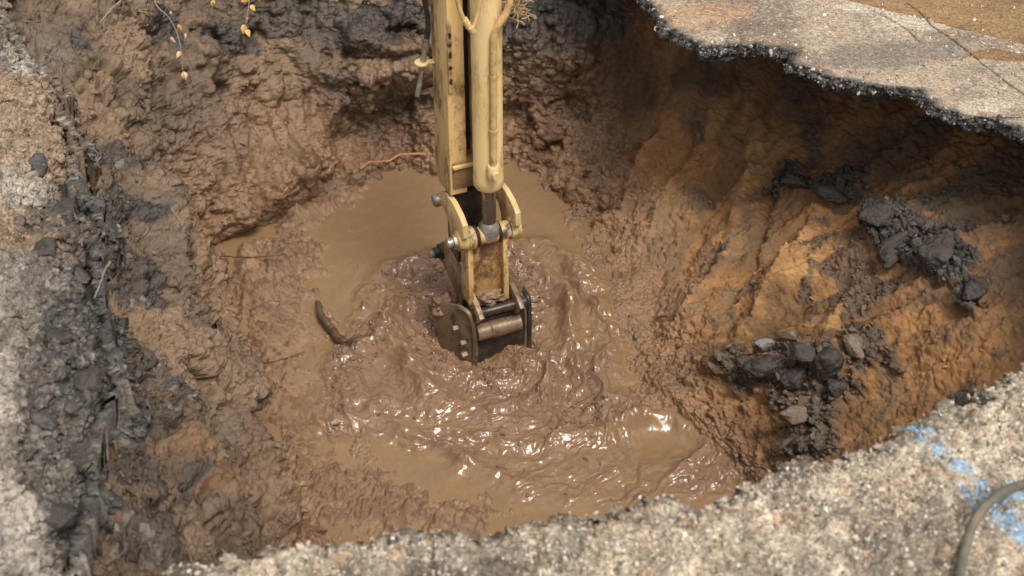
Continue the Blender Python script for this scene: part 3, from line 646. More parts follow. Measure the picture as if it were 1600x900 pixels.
AL = R(22)
LAT = np.array([math.cos(AL), math.sin(AL), 0]); FR = np.array([math.sin(AL), -math.cos(AL), 0]); UZ = np.array([0, 0, 1.0])
_d = ray(762, 365); O = CAM + _d * (5.6 / _d[1])
def Wb(px, py, b):
    d = ray(px, py); t = (b - (CAM - O) @ FR) / (d @ FR); return CAM + d * t - O
def Wa(px, py, a):
    d = ray(px, py); t = (a - (CAM - O) @ LAT) / (d @ LAT); return CAM + d * t - O
def abc(P_): return np.array([P_ @ LAT, P_ @ FR, P_ @ UZ])
def loc(a, b, c): return LAT * a + FR * b + UZ * c
arm = bpy.data.objects.new('excavator_arm', None); col.objects.link(arm); arm.location = O
tag(arm, 'muddy cream yellow excavator arm reaching down with its bucket in the brown water', 'excavator arm')
TOPC = abc(Wb(700, -40, 0))[2] + 1.2
# --- stick: two cheeks and a channel between them, its shade painted black
aL0 = abc(Wb(699, 150, -.12))[0]; aL1 = abc(Wb(727, 150, -.12))[0]; aR0 = abc(Wb(742, 150, -.12))[0]; aR1 = aR0 + .09
cbot = abc(Wb(700, 262, -.12))[2]
bb = lambda x, y: abc(Wa(x, y, aL0))
pb = [bb(675, 60), bb(677, 150), bb(679, 255)]
back_b = pb[0][1]
prof = [(-.12, TOPC), (-.12, cbot), (-.12, abc(Wb(698, 308, -.12))[2]), (bb(686, 285)[1], bb(686, 285)[2]), (pb[2][1], pb[2][2] + .02), (pb[1][1], pb[1][2]), (back_b, TOPC)]
prof = [(max(min(p[0], -.12), -.50), p[1]) for p in prof]
bm = bmesh.new()
prism(bm, [loc(aL0, b, c) for b, c in prof], LAT * (aL1 - aL0))
prism(bm, [loc(aR0, b, c) for b, c in prof], LAT * (aR1 - aR0))
stick = finish('stick', bm, m_paint, arm, .006)
bm = bmesh.new(); c1 = abc(Wb(730, 262, -.2))[2]
prism(bm, [loc(aL1 - .004, -.20, TOPC - .01), loc(aR0 + .004, -.20, TOPC - .01), loc(aR0 + .004, -.20, c1), loc(aL1 - .004, -.20, c1)], FR * -.2)
finish('channel', bm, m_dark, arm)
# dirty end casting with a cross rib
bm = bmesh.new(); ce0 = abc(Wb(700, 258, -.11))[2]; ce1 = abc(Wb(700, 300, -.11))[2]
prism(bm, [loc(aL0 + .012, -.112, ce0), loc(aR1 - .02, -.112, ce0), loc(aR1 - .02, -.112, ce1), loc(aL0 + .012, -.112, ce1)], FR * -.18)
finish('end_casting', bm, m_cast, arm, .006)
bm = bmesh.new(); cr = abc(Wb(700, 266, -.10))[2]
prism(bm, [loc(aL0 + .01, -.095, cr + .008), loc(aL1 + .03, -.095, cr + .008), loc(aL1 + .03, -.095, cr - .008), loc(aL0 + .01, -.095, cr - .008)], FR * -.02)
finish('rib', bm, m_paint, arm, .003)
# worn wear strip with flat black patches painting the shade in its holes
bm = bmesh.new(); s0 = abc(Wb(706, -40, -.115))[2]; s1 = abc(Wb(702, 145, -.115))[2]
prism(bm, [loc(aL0 + .004, -.105, s0), loc(aL0 + .026, -.105, s0), loc(aL0 + .026, -.105, s1), loc(aL0 + .004, -.105, s1)], FR * -.02)
finish('wear_strip', bm, m_paint, arm, .004)
for py, h in ((57, .016), (72, .010), (88, .020), (108, .012), (130, .018)):
    q = abc(Wb(701, py, -.1)); bm = bmesh.new()
    pts = [loc(aL0 + .015 + .008 * math.cos(k / 10 * 6.283) * (1 + .3 * math.sin(k * 3.1 + py)), -.1035, q[2] + h * math.sin(k / 10 * 6.283)) for k in range(10)]
    prism(bm, pts, FR * -.004); finish('slot', bm, m_dark, arm)
# black stick underside opening
bm = bmesh.new()
x0, x1 = abc(Wb(707, 310, -.2))[0], abc(Wb(752, 310, -.2))[0]; z0_, z1_ = abc(Wb(720, 296, -.2))[2], abc(Wb(720, 400, -.2))[2]
prism(bm, [loc(x0, -.17, z0_), loc(x1 + .05, -.17, z0_), loc(x1 + .02, -.15, z1_), loc(x0, -.15, z1_)], FR * -.14)
finish('stick_end', bm, m_bdark, arm, .01)
# --- hydraulic cylinder
q0 = abc(Wb(763, 288, .0)); rc = .072; ac = q0[0]
bm = bmesh.new(); ztop = TOPC
prof_c = [(ztop, rc * .98), (q0[2] + .06, rc), (q0[2] + .055, rc * 1.03), (q0[2] + .01, rc * 1.03), (q0[2] - .006, rc * .9), (q0[2] - .008, .045)]
tube_mesh(bm, [loc(ac, .0, z) for z, r in prof_c], [r for z, r in prof_c], 40)
barrel = finish('cylinder_barrel', bm, m_cyl, arm, 0)
bm = bmesh.new(); tube_mesh(bm, [loc(ac, 0, q0[2]), loc(ac, 0, q0[2] - .05), loc(ac + .002, 0, .03)], [.037, .036, .036], 28)
finish('cylinder_rod', bm, m_chrome, arm)
px_pipe = [(797, -40), (797, -5), (792, 18), (780, 38), (772, 56), (771, 75), (771, 150), (771, 262)]
bm = bmesh.new(); tube_mesh(bm, smooth_path([Wb(x, y, .085) for x, y in px_pipe], 6), .0165, 14); finish('hydraulic_pipe', bm, m_pipe, arm)
qf = Wb(771, 272, .085)
bm = bmesh.new(); tube_mesh(bm, [qf + UZ * .05, qf + UZ * .045, qf - UZ * .012, qf - UZ * .02], [.026, .030, .030, .02], 18)
tube_mesh(bm, [qf + UZ * .012 + FR * .0, qf + UZ * .012 + FR * .045], [.022, .019], 14); finish('pipe_elbow', bm, m_cyl, arm)
for py in (120, 205):
    bm = bmesh.new(); q = Wb(771, py, .085); tube_mesh(bm, [q + UZ * .008, q - UZ * .008], .0205, 14); finish('pipe_clamp', bm, m_pipe, arm)
px_loop = [(712, -45), (714, -5), (722, 25), (735, 46), (745, 28), (750, -5), (752, -45)]
bm = bmesh.new(); tube_mesh(bm, smooth_path([Wb(x, y, .10) for x, y in px_loop], 7), .0105, 12); finish('hydraulic_pipe', bm, m_pipe, arm)
for (x, y) in ((728, 34), (737, 46)):
    bm = bmesh.new(); q = Wb(x, y, .10); dd = Wb(x + 6, y + 9, .10) - q; dd /= np.linalg.norm(dd); tube_mesh(bm, [q - dd * .016, q + dd * .016], .016, 8); finish('pipe_nut', bm, m_cyl, arm)
# --- black hose and coupling on the left cheek
bH = -.30
bm = bmesh.new(); tube_mesh(bm, smooth_path([Wb(x, y, bH) for x, y in [(660, -60), (662, -10), (667, 20), (669, 45), (665, 66)]], 6), .0125, 14); finish('rubber_hose', bm, m_rubber, arm)
bm = bmesh.new(); pts = [Wb(x, y, bH) for x, y in [(666, 60), (664, 80), (663, 82), (661, 98)]]; tube_mesh(bm, pts, [.017, .018, .013, .014], 10); finish('hose_coupling', bm, m_steel, arm, 0)
bm = bmesh.new(); pts = [Wb(x, y, bH) for x, y in [(660, 100), (658, 112), (658, 114), (656, 128), (656, 130), (652, 150)]]; tube_mesh(bm, pts, [.015, .015, .011, .011, .013, .012], 8); finish('hose_coupling', bm, m_steel, arm, 0)
bm = bmesh.new(); q = Wb(659, 98, bH); tube_mesh(bm, [q + UZ * .005, q - UZ * .005], [.034, .034], 24)
e = Wb(678, 96, bH); prism(bm, [q + FR * .015 + UZ * .004, e + FR * .015 + UZ * .004, e - FR * .02 + UZ * .004, q - FR * .015 + UZ * .004], UZ * -.008)
finish('hose_bracket', bm, m_cyl, arm, .001)
# --- cross tube at the rod end
t0, t1 = abc(Wb(712, 375, 0))[0], abc(Wb(812, 352, 0))[0]
def lat_tube(name, a0, a1, b, c, radii, mat, seg=32, bevel=0):
    bm = bmesh.new(); n = len(radii); tube_mesh(bm, [loc(a0 + (a1 - a0) * f, b, c) for f, r in radii], [r for f, r in radii], seg); return finish(name, bm, mat, arm, bevel, angle=30)
lat_tube('cross_tube', t0, t1, 0, 0, [(0, .040), (.02, .052), (.16, .054), (.17, .058), (.27, .058), (.28, .046), (.44, .046), (.45, .050), (.62, .050), (.63, .045), (.82, .045), (.83, .058), (.97, .058), (1, .048)], m_pin)
lat_tube('pin_bolt', t0 - .05, t0 + .012, 0, 0, [(0, .016), (.1, .026), (.55, .028), (.56, .038), (1, .038)], m_steel, 12)
for f in (.29, .63):
    lat_tube('grease_ring', t0 + (t1 - t0) * f, t0 + (t1 - t0) * f + .016, 0, 0, [(0, .054), (.5, .059), (1, .054)], m_bdark, 28)
# rod eye
bm = bmesh.new(); tube_mesh(bm, [loc(ac, 0, .075), loc(ac, 0, .05), loc(ac, 0, 0)], [.038, .052, .058], 24); finish('rod_eye', bm, m_steel, arm)
# --- curved side links from the stick to the cross tube
def bent_plate(name, a, pix, th, mat, ref_a=None):
    prof = [abc(Wa(x, y, a if ref_a is None else ref_a)) for x, y in pix]
    bm = bmesh.new(); prism(bm, [loc(a, p[1], p[2]) for p in prof], LAT * th); return finish(name, bm, mat, arm, .005)
aK = t0 + .015
link_pix = [(724, 374), (712, 384), (704, 372), (702, 352), (697, 334), (690, 322), (682, 318), (679, 308), (684, 300), (695, 302), (706, 316), (716, 336), (723, 354)]
bent_plate('side_link', aK, link_pix, .03, m_cyl)
bent_plate('side_link', t1 - .05, link_pix, .03, m_cyl, aK)
pk = abc(Wa(684, 312, aK))
lat_tube('pivot_pin', aK - .025, t1 - .01, pk[1], pk[2], [(0, .028), (.03, .036), (.97, .036), (1, .028)], m_steel, 20)
# --- link bar to the bucket
A_ = lambda x, y, b: abc(Wb(x, y, b))
bm = bmesh.new()
f0 = [A_(736, 382, -.01), A_(790, 372, -.01), A_(789, 462, -.04), A_(738, 474, -.04)]
prism(bm, [loc(*p) for p in f0], FR * -.04); finish('link_bar', bm, m_paint2, arm, .006)
for s_, x in ((0, 731), (1, 786)):
    bm = bmesh.new(); yy = 384 - 10 * s_
    pf = [A_(x, yy, .03), A_(x + 8, yy - 2, .03), A_(x + 10, yy + 92, 0), A_(x + 2, yy + 94, 0)]
    prism(bm, [loc(*p) for p in pf], FR * -.11); finish('link_cheek', bm, m_paint, arm, .004)
# mud lump at its foot
ROCKY = []
def lumpmesh(name, centre, rads, mat, parent, seed=1, amp=.25, sub=3, freq=3.0):
    bm = bmesh.new(); bmesh.ops.create_icosphere(bm, subdivisions=sub, radius=1)
    V = np.array([v.co[:] for v in bm.verts]); n = fbm(V + seed * 5.3, freq, 4, .55, seed); r_ = 1 + amp * n
    # flatten some sides into facets
    rg = np.random.default_rng(seed)
    for k in range(16 if mat in ROCKY else 0):
        d = rg.normal(size=3); d /= np.linalg.norm(d); h = .50 + .28 * rg.random(); s_ = V @ d * r_; r_ = np.where(s_ > h, r_ * (h + (s_ - h) * .15) / s_, r_)
    V = V * (r_ * (1 + (.13 if mat in ROCKY else .05) * fbm(V + seed, 4, 5, .7, seed + 5, ridge=True)))[:, None]
    for v, co in zip(bm.verts, V): v.co = Vector(co * np.array(rads)) + Vector(centre)
    for f in bm.faces: f.smooth = True
    me = bpy.data.meshes.new(name); bm.to_mesh(me); bm.free(); return link(name, me, mat, parent)
m_mudclod = solid_mat('wet_mud_clod', (.16, .10, .06), (.26, .165, .10), 30, (.3, .6), 0, .8, .006)
lumpmesh('mud_lump', Wb(764, 466, -.01), (.075, .04, .045), m_mudclod, arm, 4, .9, 4, 2.0)
lumpmesh('mud_lump', Wb(692, 474, -.22), (.06, .07, .04), m_mudclod, arm, 9, .9, 4, 2.0)
# --- lower pin and bucket ears
aE = abc(Wb(738, 490, -.0))[0]; aE2 = abc(Wb(803, 478, 0))[0]
ear_pix = [(688, 378), (698, 382), (706, 400), (716, 425), (730, 452), (742, 478), (750, 500), (740, 508), (728, 500), (716, 470), (700, 430), (692, 412), (684, 404)]
bent_plate('bucket_ear', aE, ear_pix, .028, m_ear); bent_plate('bucket_ear', aE2 - .01, ear_pix, .028, m_bucket, aE)
pe = abc(Wa(690, 393, aE))
lat_tube('lower_pin', aE - .05, aE2 + .04, pe[1], pe[2], [(0, .018), (.02, .030), (.10, .030), (.11, .044), (.22, .044), (.23, .036), (.9, .036), (.91, .044), (1, .044)], m_bdark, 20)
lat_tube('pin_bolt', aE - .075, aE - .045, pe[1], pe[2], [(0, .014), (.2, .022), (.8, .024), (1, .024)], m_steel, 8)
p1 = A_(740, 492, .03); lat_tube('bucket_pin', aE - .01, aE2 + .05, p1[1], p1[2], [(0, .020), (.02, .034), (.16, .034), (.17, .026), (.8, .026), (.81, .034), (1, .034)], m_bdark, 20)
p2 = A_(745, 520, .03); lat_tube('stiffening_tube', aE + .01, aE2 + .02, p2[1], p2[2], [(0, .045), (.3, .045), (.32, .048), (.66, .048), (.68, .045), (1, .045)], m_bucket, 24)
# --- bucket
buck = bpy.data.objects.new('bucket', None)
aB = aE - .012; aB2 = aE2 + .05
side_pix = [(666, 476), (690, 472), (716, 478), (734, 492), (741, 520), (742, 556), (738, 590), (715, 620), (695, 600), (688, 560), (682, 515), (674, 495)]
sb = lambda x: .03 - .30 * max(0, (738 - x)) / 72
profL = [abc(Wb(x, y, sb(x))) for x, y in side_pix]          # the left plate flares outwards towards the back
prof = profL
bmB = bmesh.new()
prism(bmB, [loc(*p) for p in profL], LAT * .022)
prism(bmB, [loc(aB2, p[1], p[2]) for p in prof], LAT * .022)
bucket = finish('bucket', bmB, m_bucket, arm, .006)
bm = bmesh.new(); sh = [prof[i] for i in (2, 3, 4, 5, 6, 7, 8)]
inner = [np.array([p[0], p[1] - .03, p[2] - (.0 if i else .03)]) for i, p in enumerate(sh)]
prism(bm, [loc(aB, p[1] - .012, p[2] - .004) for p in sh] + [loc(aB, p[1] - .03, p[2]) for p in sh[::-1]], LAT * (aB2 - aB)); finish('bucket_shell', bm, m_bdark, arm, .003)
# rim of the side plates, bolts and a lifting lug
for a, mm in ((None, m_bucket), (aB2 + .026, m_bdark)):
    bm = bmesh.new(); pts = [loc(p[0] if a is None else a, p[1], p[2]) for p in profL[2:8]]; tube_mesh(bm, smooth_path(pts, 5), .014, 10); finish('edge_bead', bm, mm, arm)
for x, y in ((714, 512), (726, 535), (728, 553)):
    q = abc(Wb(x, y, sb(x))); lat_tube('bolt', q[0] - .028, q[0] + .005, q[1], q[2], [(0, .012), (.15, .020), (1, .020)], m_bucket, 6)
bm = bmesh.new(); back = [profL[i] for i in (0, 1, 2, 3)]
for i in range(3):
    p, q = back[i], back[i + 1]
    prism(bm, [loc(p[0] + .02, p[1], p[2] - .05), loc(q[0] + .02, q[1], q[2] - .05), loc(aB2, q[1], q[2] - .05), loc(aB2, p[1], p[2] - .05)], UZ * -.02)
finish('bucket_floor', bm, m_bdark, arm)
# right wear shield of the bucket, rounded
rp = [(795, 430), (812, 440), (822, 462), (826, 500), (820, 526), (806, 528), (800, 500)]
bm = bmesh.new(); prism(bm, [loc(*A_(x, y, -.04)) for x, y in rp], FR * -.12); finish('side_cutter', bm, m_bucket, arm, .012)
# straw and twine caught on the pipe
m_straw = solid_mat('dirty_straw', (.50, .36, .18), (.34, .22, .11), 30, (.7, .9))
bm = bmesh.new(); rg = np.random.default_rng(5)
for k in range(46):
    q = Wb(803 + rg.normal() * 7, 8 + rg.normal() * 12, .06 + rg.normal() * .03); pts = [q]
    d = rg.normal(size=3); d[0] += .8; d /= np.linalg.norm(d)
    for j in range(5):
        d = d + rg.normal(size=3) * .6; d /= np.linalg.norm(d); pts.append(pts[-1] + d * .017)
    tube_mesh(bm, smooth_path(pts, 3), .0022, 5)
finish('tangled_straw', bm, m_straw, arm)
for o in (buck,): bpy.data.objects.remove(o)

# ------------------------------------------------------------------ rocks on the sandy slope
m_rock = solid_mat('dark_rock', (.035, .030, .027), (.075, .062, .052), 22, (.4, .8), 0, 1.0, .015, (.4, .6), (.16, .085, .045), 10, (.58, .68))
m_rockl = solid_mat('grey_rock', (.23, .23, .235), (.33, .32, .31), 14, (.45, .8), 0, .6, .004)
m_rockg = solid_mat('weathered_asphalt', (.11, .10, .09), (.055, .05, .045), 24, (.5, .85), 0, 1.0, .015, (.4, .6), (.30, .28, .25), 40, (.60, .68))
m_rockb = solid_mat('brown_grey_rock', (.20, .15, .11), (.13, .10, .08), 12, (.5, .85), 0, .7, .005, (.4, .6), (.33, .19, .08), 8, (.55, .65))
Pflat = P2.reshape(-1, 3); ROCKY += [m_rock, m_rockl, m_rockb, m_rockg]
qpx, qpy, qpw = proj(P2)
def on_soil(px, py):
    d = (qpx - px) ** 2 + (qpy - py) ** 2; near = np.where(d < 6 ** 2, qpw, 99.); i = np.argmin(near)
    if near.flat[i] > 90: i = np.argmin(d)
    return Pflat[i].astype(float).copy()
rocks = [(1200, 574, (.115, .085, .075), m_rock, 11, 'large black rock at the left end of the rock heap on the sandy slope'),
         (1193, 538, (.045, .035, .028), m_rockl, 23, 'small pale grey stone perched on top of the left black rock'),
         (1288, 562, (.090, .085, .095), m_rock, 12, 'tall dark rock in the middle of the heap on the sandy slope'),
         (1331, 541, (.070, .050, .050), m_rockb, 13, 'brown grey angular rock at the right end of the heap'),
         (1163, 560, (.07, .05, .04), m_rock, 31, 'low black lump forming the far left tip of the rock heap'),
         (1245, 590, (.09, .07, .05), m_rock, 32, 'wide black chunk filling the gap below the two largest rocks'),
         (1240, 650, (.08, .06, .05), m_rockb, 33, 'brown dirt covered chunk lowest on the sandy slope above the rim'),
         (1245, 280, (.09, .07, .05), m_rock, 34, 'leftmost black asphalt chunk in the upper rubble band'),
         (1300, 300, (.10, .07, .05), m_rock, 35, 'second black asphalt chunk from the left in the upper rubble band'),
         (1372, 325, (.11, .08, .06), m_rock, 36, 'black asphalt chunk at the bend of the upper rubble band'),
         (1400, 385, (.11, .09, .05), m_rock, 37, 'broad black chunk in the middle of the long rubble band'),
         (1465, 395, (.12, .09, .06), m_rock, 38, 'largest black chunk towards the lower end of the rubble band'),
         (1520, 455, (.08, .06, .05), m_rock, 39, 'lowest black chunk at the shaded right end of the rubble band'),
         (1252, 548, (.060, .05, .05), m_rock, 14, 'dark rock wedged between the two largest rocks of the heap'),
         (1232, 520, (.04, .03, .03), m_rockb, 15, 'small brown stone above the gap in the rock heap'),
         (1375, 555, (.030, .025, .022), m_rockb, 16, 'little brown stone lying right of the rock heap'),
         (1305, 604, (.045, .04, .03), m_rock, 17, 'flat dark stone just below the tall dark rock'),
         (1000, 520, (.03, .02, .015), m_rockb, 18, 'rounded muddy pebble at the foot of the orange slope'),
         (1500, 630, (.045, .04, .035), m_rock, 19, 'dark stone by the near rim under the shaded side')]
def on_road(px, py):
    a_, b_, c_ = proj(RV); dd = (a_ - px) ** 2 + (b_ - py) ** 2; i = np.argmin(np.where(rtop & (dd < 64), c_, 99.)); return RV.reshape(-1, 3)[i].copy()
chunks_ = [(66, 262, .08, 'black asphalt chunk highest on the left rim, under the brown soil'), (110, 318, .10, 'broad black asphalt chunk on the upper left rim'),
           (70, 385, .07, 'smaller asphalt chunk just below the two top ones on the left rim'), (130, 430, .09, 'dark asphalt chunk at the lip halfway up the left rim'),
           (85, 520, .09, 'rounded dark grey chunk in the middle of the left rim'), (140, 590, .08, 'black chunk leaning over the hole on the left rim'),
           (70, 650, .07, 'dark chunk beside the pale patch low on the left rim'), (125, 705, .08, 'second lowest black chunk on the left rim'), (100, 800, .08, 'lowest dark chunk on the left rim near the picture corner')]
for k, (x, y, r0_, lab) in enumerate(chunks_):
    q = on_road(x, y); o = lumpmesh('asphalt_chunk', (0, 0, 0), (r0_, r0_ * .75, r0_ * .6), m_rock if k % 3 else m_rockg, None, 51 + k, .4, 5, 1.8)
    o.location = Vector(q) - Vector((0, 0, r0_ * .12)); o.rotation_euler = (rng.random() * .6, rng.random() * .6, rng.random() * 6); tag(o, lab, 'asphalt chunk', 'asphalt chunks along the left rim')
for x, y, r_, mt, sd_, lab in rocks:
    q = on_soil(x, y); r_ = tuple(v * (1.3 if r_[0] < .06 else 1.15) for v in r_); o = lumpmesh('rock', (0, 0, 0), r_, mt, None, sd_, .35, 5, 1.6)
    o.location = Vector(q) + Vector((0, 0, r_[2] * (.12 if r_[0] < .06 else -.1))); o.rotation_euler = (rng.random() * .5, rng.random() * .5, rng.random() * 6)
    tag(o, lab, 'rock', 'loose rocks in the hole')

# ------------------------------------------------------------------ scattered clods and gravel
def scatter(name, pos, nrm, size, colr_, mat, squash=.7, sub=1, seed=3, wetv=.2):
    """many small angular lumps as one mesh"""
    bm = bmesh.new(); bmesh.ops.create_icosphere(bm, subdivisions=sub, radius=1)
    B0 = np.array([v.co[:] for v in bm.verts]); F0 = np.array([[v.index for v in f.verts] for f in bm.faces]); bm.free()
    n = len(pos); rg = np.random.default_rng(seed)
    q = rg.normal(size=(n, 4)); q /= np.linalg.norm(q, axis=1)[:, None]; w, x, y, z = q.T
    M = np.stack([1 - 2 * (y * y + z * z), 2 * (x * y - z * w), 2 * (x * z + y * w), 2 * (x * y + z * w), 1 - 2 * (x * x + z * z), 2 * (y * z - x * w), 2 * (x * z - y * w), 2 * (y * z + x * w), 1 - 2 * (x * x + y * y)], 1).reshape(n, 3, 3)
    S = size[:, None, None] * (1 + .30 * rg.normal(size=(n, 1, 3)).clip(-1.5, 1.5)) * (1 + .22 * rg.normal(size=(n, len(B0), 1)).clip(-1.6, 1.6)) * np.array([1, 1, squash])
    V = np.einsum('nij,nvj->nvi', M, B0[None] * S) + pos[:, None]
    FF = (F0[None] + (np.arange(n) * len(B0))[:, None, None]).reshape(-1, 3)
    me = np_mesh(name, V.reshape(-1, 3), FF, sub > 1)
    put_attr(me, 'soil', np.repeat(colr_, len(B0), 0)); put_attr(me, 'wet', np.full(n * len(B0), wetv))
    return link(name, me, mat)
m_clod = earth_mat('clod_soil', 60, .7, .005, .5, .3)
# pit clods, by zone density
cflat = colr.reshape(-1, 3)
qv = (qpx > -80) & (qpx < 1680) & (qpy > -60) & (qpy < 960)
step_ = np.gradient(P, axis=0); dd_ = np.linalg.norm(step_, axis=-1) * np.linalg.norm(np.roll(P, -1, 1) - P, axis=-1)
cl_noise = ss(fbm(P, 4, 3, .6, 501), -.05, .45)
prob = dd_ * qv * (left * wall * (.4 + 2.2 * cl_noise) * (1 + 1.5 * ss(-Y, -5.6, -4.6)) + right * wall * (.08 + .9 * ss(fbm(P, 5, 3, .6, 503), .1, .5)) + rub * 9 + rub2 * 14 + rub3 * 4 + floorm * ss(nzf, .0, .05) * 1.6 * cl_noise + wetm * wall * .5)
prob = prob.ravel() / prob.sum(); N1 = 13000
idx = rng.choice(prob.size, N1, p=prob)
sz = .0045 + .007 * rng.random(N1) ** 2 + .018 * (rng.random(N1) > .955) * rng.random(N1)
sz *= 1 + 1.1 * (rub2.ravel()[idx] > .3) * rng.random(N1) + .5 * (rub.ravel()[idx] > .3)
cc = cflat[idx] * (.75 + .6 * rng.random((N1, 1)))
tag(scatter('dirt_clods', Pflat[idx] + NRM.reshape(-1, 3)[idx] * sz[:, None] * .3, None, sz, cc, m_clod, .7, 1, 3, .25), 'crumbs and clods of soil strewn over the walls of the hole', 'soil clods', kind='stuff')
# thick lumps carried in the churned water
wpx, wpy, ww_ = proj(WV); pw = (WPINK ** 1.5 * ss(fbm(WV, 6, 3, .6, 521), -.1, .4)).ravel(); pw = pw / pw.sum(); N3 = 1000; iw = rng.choice(pw.size, N3, p=pw)
szw = .005 + .012 * rng.random(N3) ** 2.5
tag(scatter('mud_lumps', WV.reshape(-1, 3)[iw] - np.array([0, 0, .003]), None, szw, WCOL.reshape(-1, 3)[iw] * (.5 + .5 * rng.random((N3, 1))), m_clod, .5, 2, 7, .9), 'wet lumps of mud stirred up in the churned water', 'mud lumps', kind='stuff')
# gravel on the rim and road
RVf = RV.reshape(-1, 3); gx, gy, gw = proj(RV)
vis = (gx > -80) & (gx < 1700) & (gy > -80) & (gy < 1000) & rtop
da = np.linalg.norm(np.gradient(RV, axis=0), axis=-1) * np.linalg.norm(np.roll(RV, -1, 1) - RV, axis=-1)
pr = da * vis * (rlip * 2.5 * (1 - rlw) * (1 - rlw) + .3 * (1 - rlw)) * (.3 + ss(fbm(RV, 6, 3, .6, 511), -.2, .4)); pr = np.clip(pr, 0, None).ravel(); pr /= pr.sum()
N2 = 15000; idx = rng.choice(pr.size, N2, p=pr)
sz = .0025 + .0045 * rng.random(N2) ** 1.5 + .009 * (rng.random(N2) > .93) * rng.random(N2)
pal = np.array([(.62, .56, .47), (.48, .41, .33), (.34, .29, .24), (.20, .17, .145), (.10, .09, .08), (.50, .33, .20), (.70, .68, .64)])
cc = pal[rng.choice(7, N2, p=[.22, .22, .2, .14, .08, .07, .07])] * (.8 + .4 * rng.random((N2, 1)))
tag(scatter('gravel', RVf[idx] + np.array([0, 0, .001]), None, sz, cc, m_clod, .75, 1, 5, .15), 'loose gravel and grit on the broken edge of the road', 'gravel', kind='stuff')

pe_ = (redge * da * vis.any()).ravel() * ((gx > -50) & (gx < 1680)).ravel(); pe_ = pe_ / pe_.sum(); N4 = 3500; ie = rng.choice(pe_.size, N4, p=pe_)
sze = .003 + .007 * rng.random(N4) ** 1.6; ce_ = np.where(rng.random((N4, 1)) > .86, C(.32, .30, .28), C(.035, .033, .031)) * (.6 + .8 * rng.random((N4, 1)))
tag(scatter('asphalt_chips', RVf[ie], None, sze, ce_, m_clod, .9, 1, 9, .45), 'black stone chips sticking out of the broken asphalt edge', 'asphalt chips', kind='stuff')
# dark crumbled asphalt on the left rim
pl = da * (gx > -80) * (gx < 330) * rtop * rlw * (.3 + ss(fbm(RV, 7, 3, .6, 513), -.1, .4)); pl = np.clip(pl, 0, None).ravel(); pl /= pl.sum(); N5 = 4500; il = rng.choice(pl.size, N5, p=pl)
szl = .004 + .009 * rng.random(N5) ** 2 + .03 * (rng.random(N5) > .975) * rng.random(N5)
tag(scatter('asphalt_crumbs', RVf[il], None, szl, RCOL.reshape(-1, 3)[il] * (.6 + .9 * rng.random((N5, 1))), m_clod, .7, 1, 11, .35), 'dark crumbs of broken asphalt heaped along the left rim', 'asphalt crumbs', kind='stuff')

# ------------------------------------------------------------------ sticks, roots, leaves, hose
m_bark = solid_mat('wet_bark', (.075, .045, .028), (.12, .075, .045), 30, (.3, .6), 0, .6)
m_root = solid_mat('fresh_root', (.42, .20, .09), (.50, .27, .13), 30, (.5, .7))
m_twig = solid_mat('grey_twig', (.20, .17, .13), (.28, .24, .19), 30, (.6, .8))
def stick_thing(name, pix, r0_, r1_, mat, lab, cat, lift=.01, on=on_soil, wob=.004):
    pts = [on(x, y) + np.array([0, 0, lift]) for x, y in pix]
    base = pts[0].copy(); path = smooth_path([p - base for p in pts], 8); rg = np.random.default_rng(len(lab))
    path = [p + rg.normal(size=3) * wob * .4 for p in path]
    n = len(path); bm = bmesh.new(); tube_mesh(bm, path, [r0_ + (r1_ - r0_) * k / (n - 1) for k in range(n)], 9)
    o = finish(name, bm, mat); o.location = base; return tag(o, lab, cat)
onw = lambda x, y: at_z(x, y, WL + .02)
o = stick_thing('branch', [(496, 478), (505, 503), (522, 525), (540, 545)], .017, .024, m_bark, 'dark wet branch half sunk in the mud left of the bucket', 'branch', .03, onw, .006)
p0 = at_z(541, 548, WL + .03); bm = bmesh.new(); tube_mesh(bm, smooth_path([Vector(p0 - np.array(o.location)), Vector(at_z(548, 532, WL + .09) - np.array(o.location)), Vector(at_z(562, 522, WL + .12) - np.array(o.location))], 5), [.02, .018, .016, .015, .014, .013, .012, .011, .01, .008, .006], 8)
tag(finish('side_shoot', bm, m_bark, o), 'short broken side shoot sticking up')
stick_thing('root', [(562, 266), (585, 258), (610, 254), (632, 247), (662, 242)], .0035, .008, m_root, 'thin orange root lying on the far bank left of the arm', 'root', .03)
stick_thing('twig', [(348, 402), (385, 404), (420, 399), (452, 397)], .003, .004, m_bark, 'straight thin dark twig on the mud at the foot of the left bank', 'twig', .02)
stick_thing('twig', [(392, 590), (420, 572), (446, 560), (474, 549)], .0025, .004, m_bark, 'curved thin twig lying on the wet mud below the branch', 'twig', .02)
stick_thing('twig', [(152, 480), (160, 460), (168, 436), (176, 424)], .003, .004, m_twig, 'pale grey twig stuck on the black crumbled edge', 'twig', .05, lambda x, y: at_z(x, y, -.05), .003)
m_leaf = solid_mat('dry_yellow_leaf', (.62, .36, .10), (.72, .48, .20), 12, (.5, .7)); m_leafp = solid_mat('dry_pale_leaf', (.66, .44, .28), (.70, .52, .36), 12, (.5, .7))
def leaf_mesh(L, W):
    V = []; F_ = []; n = 7
    for i in range(n + 1):
        f = i / n; w = W * math.sin(math.pi * min(f * 1.05, 1) ** .8) * .5 + .0006; z = -.25 * L * f * f
        V += [(-w, L * f, z + .3 * w), (0, L * f, z), (w, L * f, z + .3 * w)]
    for i in range(n):
        for j in (0, 1): a = i * 3 + j; F_.append((a, a + 1, a + 4, a + 3))
    me = bpy.data.meshes.new('leaf'); me.from_pydata(V, [], F_); me.update()
    for p in me.polygons: p.use_smooth = True
    return me
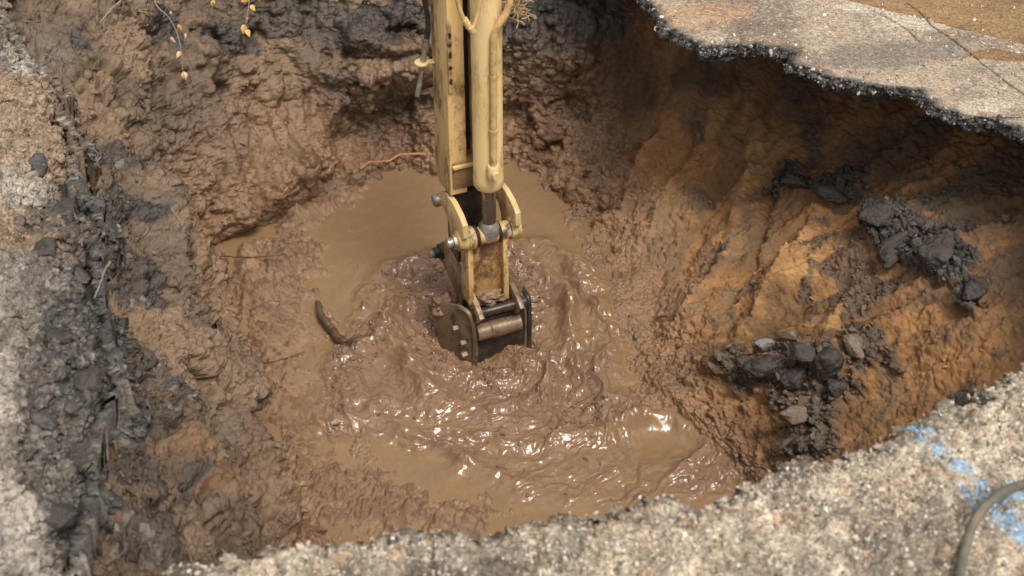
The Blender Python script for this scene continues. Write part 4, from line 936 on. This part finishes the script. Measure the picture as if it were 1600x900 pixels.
def hanging(lab, pix, leaves, seed):
    q0_ = on_soil(*leaves[len(leaves) // 2][:2]); depth = (q0_ - CAM) @ FW - .16
    at = lambda x, y: CAM + ray(x, y) * depth
    root = bpy.data.objects.new('leafy_twig', None); col.objects.link(root); base = at(*pix[0]); root.location = base; tag(root, lab, 'twig', 'leafy twigs hanging at the far edge')
    bm = bmesh.new(); path = smooth_path([at(*p) - base for p in pix], 6); tube_mesh(bm, path, [.0045 - .003 * k / len(path) for k in range(len(path))], 7); finish('stem', bm, m_twig, root)
    rg = np.random.default_rng(seed)
    for x, y, L, pale_ in leaves:
        me_ = leaf_mesh(L, L * (.5 + .2 * rg.random())); o = link('leaf', me_, m_leafp if pale_ else m_leaf, root)
        o.location = Vector(at(x, y) - base); md = o.modifiers.new('thickness', 'SOLIDIFY'); md.thickness = .0012
        o.rotation_euler = (-1.15 + rg.normal() * .35, rg.normal() * .5, math.pi + rg.normal() * .5)
hanging('dry twig with small pale yellow leaves hanging down the bank at upper left', [(236, -40), (243, 5), (262, 25), (276, 50), (283, 80), (286, 112), (290, 124)],
        [(243, 2, .05, 0), (214, 14, .04, 0), (218, 25, .035, 0), (268, 18, .03, 1), (278, 38, .045, 0), (290, 52, .03, 1), (266, 58, .045, 1), (281, 80, .045, 1), (287, 112, .05, 1)], 3)
hanging('dry twig with a few orange yellow leaves hanging in front of the dark far wall', [(388, -40), (389, 5), (386, 25), (382, 50)],
        [(388, -4, .055, 0), (391, 8, .045, 0), (386, 26, .03, 0), (380, 38, .06, 0), (384, 46, .05, 0)], 6)
hanging('short twig with two orange leaves between the two longer twigs', [(330, -40), (331, -5), (333, 6)], [(329, -8, .04, 0), (334, 0, .04, 0)], 8)
stick_thing('root', [(165, 52), (176, 36), (190, 22), (203, 3)], .004, .006, m_twig, 'bare grey root leaning against the upper left bank', 'root', .07, on_soil, .003)
# hose
m_hose = solid_mat('grey_green_hose', (.10, .092, .07), (.17, .155, .12), 14, (.5, .75), 0, .4, .002, (.4, .6), (.22, .16, .10), 9, (.52, .66))
hp = [(1496, 960), (1499, 910), (1506, 865), (1524, 812), (1556, 776), (1600, 756), (1680, 738), (1790, 735)]
pts = [at_z(x, y, .045 + .02 * (i == 4)) for i, (x, y) in enumerate(hp)]; b0 = pts[0]; bm = bmesh.new(); tube_mesh(bm, smooth_path([p - b0 for p in pts], 12), .0155, 20)
o = finish('hose', bm, m_hose); o.location = b0; tag(o, 'grey green hose curving over the gravelly near rim beside blue paint', 'hose')
